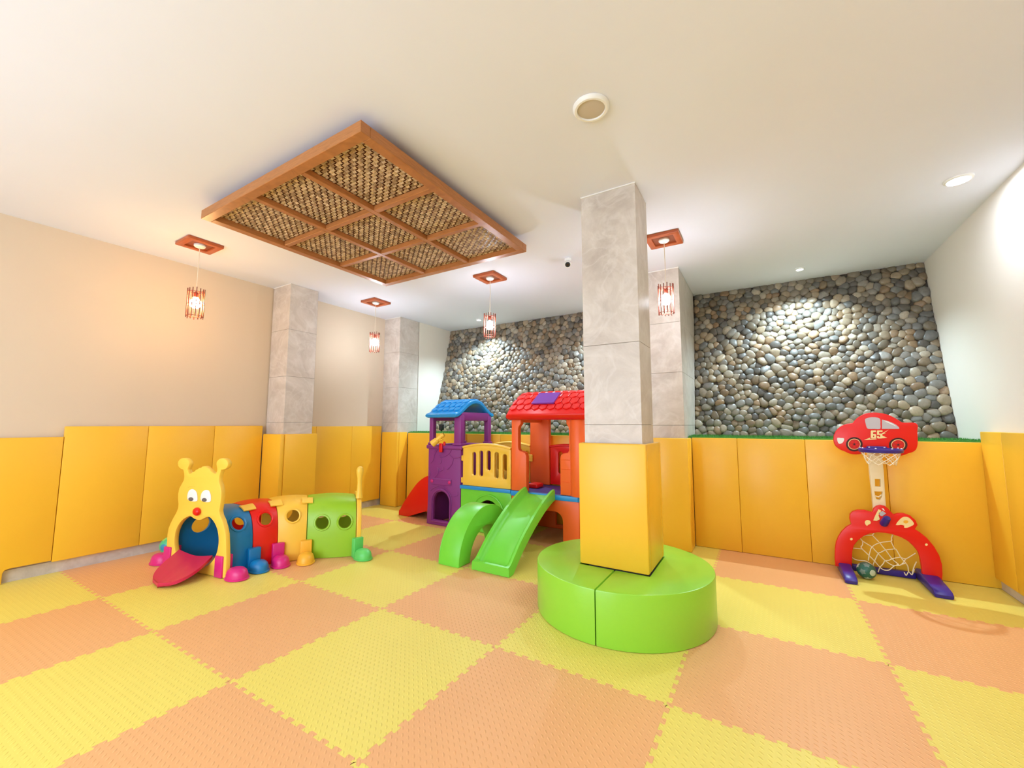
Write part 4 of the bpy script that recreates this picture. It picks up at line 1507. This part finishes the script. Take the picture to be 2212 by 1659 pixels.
# ------------------------------------------------------------------ balls
def toy_ball(c, r, label, cols, group):
    t = thing('toy_ball', label, 'ball', (c[0], c[1], c[2] - r), group)
    O('ball_skin', ball_geo(c, r, 26, 16), cols[0], t, 60)
    # round patches laid on the skin
    gold = (1 + 5 ** 0.5) / 2
    dirs = [Vector(v).normalized() for v in [(0, 1, gold), (0, -1, gold), (0, 1, -gold), (0, -1, -gold), (1, gold, 0), (-1, gold, 0), (1, -gold, 0), (-1, -gold, 0), (gold, 0, 1), (-gold, 0, 1), (gold, 0, -1), (-gold, 0, -1)]]
    for i, d in enumerate(dirs):
        a = d.orthogonal().normalized()
        b = d.cross(a)
        V = [tuple(Vector(c) + d * (r * 1.012))]
        F = []
        for rr in (0.22, 0.42):
            for k in range(10):
                an = 2 * math.pi * k / 10
                w_ = rr * (1.0 if k % 2 else 0.62 if i % 2 else 0.95)
                V.append(tuple(Vector(c) + (d + (a * math.cos(an) + b * math.sin(an)) * w_).normalized() * (r * 1.012)))
        for k in range(10):
            F.append((0, 1 + k, 1 + (k + 1) % 10))
            F.append((1 + k, 11 + k, 11 + (k + 1) % 10, 1 + (k + 1) % 10))
        for k in range(10):
            V.append(tuple(Vector(c) + (Vector(V[11 + k]) - Vector(c)).normalized() * (r * 0.99)))
        for k in range(10):
            F.append((11 + k, 21 + k, 21 + (k + 1) % 10, 11 + (k + 1) % 10))
        O('ball_patch', (V, F), cols[1 + i % (len(cols) - 1)], t, 60)

mat('ball_green', rgb(80, 200, 140), 0.35)
mat('ball_blue', rgb(60, 150, 190), 0.35)
mat('ball_lime', rgb(150, 215, 110), 0.35)
mat('ball_dark', rgb(40, 100, 86), 0.35)
mat('ball_pale', rgb(190, 205, 190), 0.35)
mat('ball_grey', rgb(120, 140, 132), 0.35)
toy_ball((-2.870, 0.735, 0.088), 0.087, 'green and blue ball on the floor behind the caterpillar face', ['ball_green', 'ball_blue', 'ball_lime', 'ball_blue'], 'toy balls')
toy_ball((3.168, 3.610, 0.070), 0.068, 'dark green patterned ball lying inside the red goal', ['ball_dark', 'ball_pale', 'ball_grey', 'ball_dark'], 'toy balls')

# ------------------------------------------------------------------ basketball and goal toy
def hoop_toy():
    YG = 3.700
    t = thing('hoop_and_goal', 'red toy car basketball hoop on a cream post above a red goal arch', 'basketball hoop', (3.30, YG, 0))
    P = Plane((3.30, YG, 0), (1, 0, 0))
    k = 7.214
    ca = lambda q: P.tr(q, 1790, 880, k)
    go = lambda q: P.tr(q, 1790, 1080, k)
    car = [(75, 500), (90, 420), (130, 350), (200, 292), (290, 256), (375, 245), (402, 215), (450, 165), (520, 120), (600, 90), (700, 80), (800, 87), (900, 106), (990, 140), (1070, 185), (1130, 224), (1180, 238), (1270, 237), (1350, 241), (1394, 278), (1392, 330), (1386, 400), (1392, 470), (1392, 560), (1375, 640), (1330, 690), (1250, 716), (1190, 740), (1130, 754), (1085, 745), (1040, 715), (900, 712), (700, 708), (590, 706), (520, 722), (430, 735), (340, 725), (290, 706), (245, 684), (190, 664), (130, 620), (95, 578)]
    bd = O('backboard', P.prism(ca(smooth_loop(car, 2)), [], -0.030, 0.0, 0.007), 'red', t, 40)
    bd['label'] = 'red car shaped backboard numbered 65'
    def decal(name, q, m, d=0.0, parent=bd, f=ca):
        return O(name, P.prism(f(q), [], d + 0.0003, d + 0.0018, 0.0), m, parent, 0)
    decal('car_window', smooth_loop([(566, 190), (600, 166), (680, 153), (760, 160), (803, 185), (805, 260), (803, 335), (720, 335), (620, 335), (592, 310), (576, 250)], 2), 'grey_sticker')
    decal('car_window', [(830, 190), (900, 205), (980, 235), (1050, 270), (1095, 310), (1100, 335), (830, 335)], 'grey_sticker')
    decal('window_glint', [(850, 205), (930, 222), (1010, 262), (1060, 300), (1000, 275), (920, 240)], 'white', 0.002)
    decal('headlight', smooth_loop([(133, 476), (190, 478), (240, 482), (235, 522), (210, 556), (165, 568), (140, 535)], 2), 'white')
    for cx, cy, rx, ry in ((400, 575, 130, 112), (1083, 586, 145, 112)):
        decal('wheel_tyre', ell(cx, cy, rx, ry, 28), 'tyre')
        decal('wheel_ring', ell(cx - 2, cy - 2, rx * 0.76, ry * 0.76, 28), 'pale_sticker', 0.002)
        decal('wheel_disc', ell(cx - 2, cy - 2, rx * 0.68, ry * 0.68, 24), 'deep_red', 0.004)
        for a in range(5):
            an = 2 * math.pi * a / 5 + 0.3
            decal('wheel_spoke', ell(cx - 2 + rx * 0.36 * math.cos(an), cy - 2 + ry * 0.36 * math.sin(an), rx * 0.13, ry * 0.13, 10), 'red', 0.006)
        decal('wheel_hub', ell(cx - 2, cy - 2, rx * 0.12, ry * 0.12, 10), 'tyre', 0.006)
    decal('flash', [(550, 508), (650, 470), (640, 488), (745, 486), (745, 498), (620, 506)], 'pale_sticker')
    decal('flash', [(828, 405), (935, 348), (862, 402), (890, 405), (832, 420)], 'pale_sticker')
    decal('flash', [(832, 438), (912, 474), (836, 482)], 'pale_sticker')
    # the number 65 from thick strokes
    six = [(735, 385), (735, 360), (662, 360), (655, 375), (655, 470), (668, 482), (728, 482), (740, 470), (740, 428), (728, 416), (690, 416), (690, 392), (702, 385)]
    six_hole = [(690, 438), (708, 438), (708, 462), (690, 462)]
    five = [(838, 360), (752, 360), (752, 428), (800, 428), (800, 462), (782, 462), (782, 448), (752, 448), (752, 474), (764, 484), (826, 484), (836, 472), (836, 420), (824, 408), (784, 408), (784, 382), (838, 382)]
    O('number_six', P.prism(ca(six), [ca(six_hole)], 0.0023, 0.0040), 'pale_sticker', bd, 0)
    O('number_five', P.prism(ca(five), [], 0.0023, 0.0040), 'pale_sticker', bd, 0)
    # rim and net
    rc = Vector((3.318, YG - 0.150, 1.118))
    R = 0.135
    rm = O('rim', lathe([(R - 0.012, 0.012), (R - 0.006, 0.018), (R + 0.010, 0.018), (R + 0.016, 0.008), (R + 0.012, -0.014), (R, -0.018), (R - 0.010, -0.012), (R - 0.012, 0.012)], rc, 36), 'indigo', t)
    O('rim_bracket', rbox(rc.x - 0.07, rc.x + 0.07, YG - 0.022, YG - 0.004, rc.z - 0.03, rc.z + 0.03, 0.006, 1), 'indigo', rm)
    for a in range(8):
        an = 2 * math.pi * (a + 0.5) / 8
        p = rc + Vector((math.cos(an) * (R + 0.002), math.sin(an) * (R + 0.002), 0.019))
        O('net_hook', ball_geo(p, 0.007, 8, 6), 'white', rm)
    nt = 16
    V = []
    geos = []
    lv = [(R - 0.004, -0.016), (R * 0.86, -0.052), (R * 0.76, -0.088), (R * 0.70, -0.120)]
    for l in range(3):
        for a in range(nt // 2):
            for s in (-1, 1):
                a0 = 2 * math.pi * (a + 0.5 * (l % 2)) / (nt // 2)
                a1 = a0 + s * math.pi / (nt // 2)
                p = rc + Vector((lv[l][0] * math.cos(a0), lv[l][0] * math.sin(a0), lv[l][1]))
                q = rc + Vector((lv[l + 1][0] * math.cos(a1), lv[l + 1][0] * math.sin(a1), lv[l + 1][1]))
                geos.append(tube([p, (p + q) / 2 + Vector((0, 0, -0.003)), q], 0.0036, 5))
    O('hoop_net', merge(*geos), 'net', t)
    # post with windows
    pl, pr_ = ca([(650, 1000), (875, 1000)])
    pl2, pr2 = go([(705, 120), (912, 120)])
    post = [(pl2[0], 0.50), (pr2[0], 0.50), (pr2[0], 0.70), (pr_[0], pr_[1]), (pr_[0] - 0.004, 1.10), (pl[0] + 0.004, 1.10), (pl[0], pl[1]), (pl2[0], 0.70)]
    w1 = ca([(735, 1122), (822, 1125), (825, 1245), (738, 1240)])
    w2 = ca([(728, 1318), (855, 1322), (845, 1400), (815, 1450), (760, 1440), (740, 1390)])
    po = O('post', P.prism(post, [w1, w2], -0.075, -0.032, 0.004), 'cream', t)
    O('post_latch', tube([P.at(*ca([(745, 1390)])[0], -0.04), P.at(*ca([(790, 1405)])[0], -0.03), P.at(*ca([(840, 1375)])[0], -0.04)], 0.006, 6), 'cream', po)
    # goal arch
    arch = [(105, 1030), (95, 900), (100, 750), (117, 650), (150, 570), (200, 490), (270, 420), (350, 375), (326, 290), (332, 220), (372, 176), (450, 153), (560, 155), (635, 178), (680, 184), (702, 130), (750, 92), (810, 78), (880, 95), (930, 135), (970, 185), (1015, 225), (1080, 206), (1170, 206), (1270, 241), (1350, 312), (1384, 388), (1342, 452), (1420, 500), (1530, 590), (1640, 720), (1720, 860), (1763, 1000), (1772, 1150), (1766, 1258), (1630, 1242), (1492, 1216), (1456, 1150), (1448, 1060), (1420, 890), (1390, 802), (1330, 730), (1240, 642), (1130, 580), (1000, 535), (880, 511), (760, 504), (640, 520), (540, 562), (452, 630), (392, 705), (367, 800), (362, 950), (360, 1056), (240, 1046)]
    ga = O('goal_arch', P.prism(go(arch), [], -0.030, 0.012, 0.007), 'red', t, 40)
    ga['label'] = 'red goal arch with pale stickers'
    D = 0.012
    decal('sticker_or_highlight', smooth_loop([(1040, 385), (1100, 300), (1170, 257), (1250, 275), (1318, 350), (1308, 388), (1215, 428), (1168, 424), (1172, 396), (1120, 382)], 2), 'pale_sticker', D, ga, go)
    decal('sticker_spot', ell(1195, 335, 38, 25, 14), 'warm_yellow', D + 0.002, ga, go)
    decal('sticker_or_highlight', [(690, 315), (720, 240), (770, 140), (815, 160), (770, 232), (792, 295), (742, 322)], 'pale_sticker', D, ga, go)
    decal('sticker_or_highlight', [(775, 200), (835, 165), (890, 205), (830, 250), (800, 240)], 'grey_sticker', D, ga, go)
    decal('sticker_or_highlight', [(818, 125), (850, 130), (872, 166), (845, 155)], 'white', D, ga, go)  # white highlight on the arch, painted as a flat patch
    decal('sticker_or_highlight', smooth_loop([(560, 335), (590, 308), (640, 320), (650, 360), (615, 380), (590, 398), (565, 370)], 2), 'pale_sticker', D, ga, go)
    for q in ((350, 605), (1515, 690)):
        decal('screw', ell(q[0], q[1], 22, 19, 12), 'pale_sticker', D, ga, go)
    a, b = go([(872, 240), (860, 385)])
    p0 = P.at(b[0] - 0.004, b[1] + 0.006, 0.013)
    p1 = P.at(a[0] + 0.002, a[1] - 0.004, 0.085)
    O('peg', tube([p0, p0.lerp(p1, 0.1), p0.lerp(p1, 0.9), p1], [0.026, 0.030, 0.026, 0.020], 14), 'indigo', ga)
    # feet and cross bar
    for x0, x1 in ((2.985, 3.075), (3.535, 3.650)):
        pts = [(3.855, 0.002), (3.855, 0.085), (3.66, 0.085), (3.50, 0.068), (3.40, 0.052), (3.375, 0.028), (3.380, 0.002)]
        O('foot', prism(pts, [], x0, x1, 0.014, (0, 0, 0), (0, 1, 0), (0, 0, 1), (1, 0, 0)), 'indigo', t)
    O('cross_bar', rbox(3.077, 3.533, 3.800, 3.850, 0.002, 0.055, 0.010), 'indigo', t)
    # goal net: cords hung behind the arch
    cords = [[(500, 585), (600, 565), (690, 560), (720, 525)], [(690, 560), (800, 670)], [(495, 590), (545, 660), (690, 750), (735, 800), (790, 855)], [(545, 660), (540, 720), (520, 760), (640, 880), (735, 975), (820, 1075)], [(375, 770), (460, 775), (540, 785)],
             [(1010, 555), (995, 610), (985, 655), (810, 680), (690, 745), (650, 850), (630, 960)], [(810, 680), (880, 770), (915, 810), (1010, 940), (1110, 1025)], [(790, 855), (850, 830), (920, 800), (1060, 785)], [(790, 855), (900, 965), (1020, 1040), (1110, 1025)], [(790, 855), (740, 960), (710, 1050), (740, 1170)],
             [(985, 655), (1040, 770), (1070, 790), (1140, 910), (1220, 1000)], [(900, 965), (960, 960), (1010, 935), (1140, 910)], [(900, 965), (870, 1020), (820, 1075), (790, 1150)], [(820, 1075), (880, 1110), (960, 1110), (1020, 1060), (1060, 1040), (1110, 1040), (1160, 1020), (1220, 940)], [(1140, 910), (1220, 940), (1300, 900), (1380, 850)],
             [(1220, 1000), (1160, 1020)], [(1200, 1150), (1230, 1200), (1270, 1140), (1320, 1190), (1360, 1100)], [(1270, 1140), (1260, 1060), (1220, 1000)], [(1320, 1190), (1345, 1080), (1390, 980)], [(370, 910), (430, 950), (520, 965), (600, 975), (690, 1030)]]
    geos = []
    for i, c in enumerate(cords):
        q = go(c)
        geos.append(tube([P.at(u, z, -0.032 - 0.004 * ((i * 7) % 5)) for u, z in spline(q, 3)], 0.0038, 5))
    O('goal_net', merge(*geos), 'net', t)

hoop_toy()
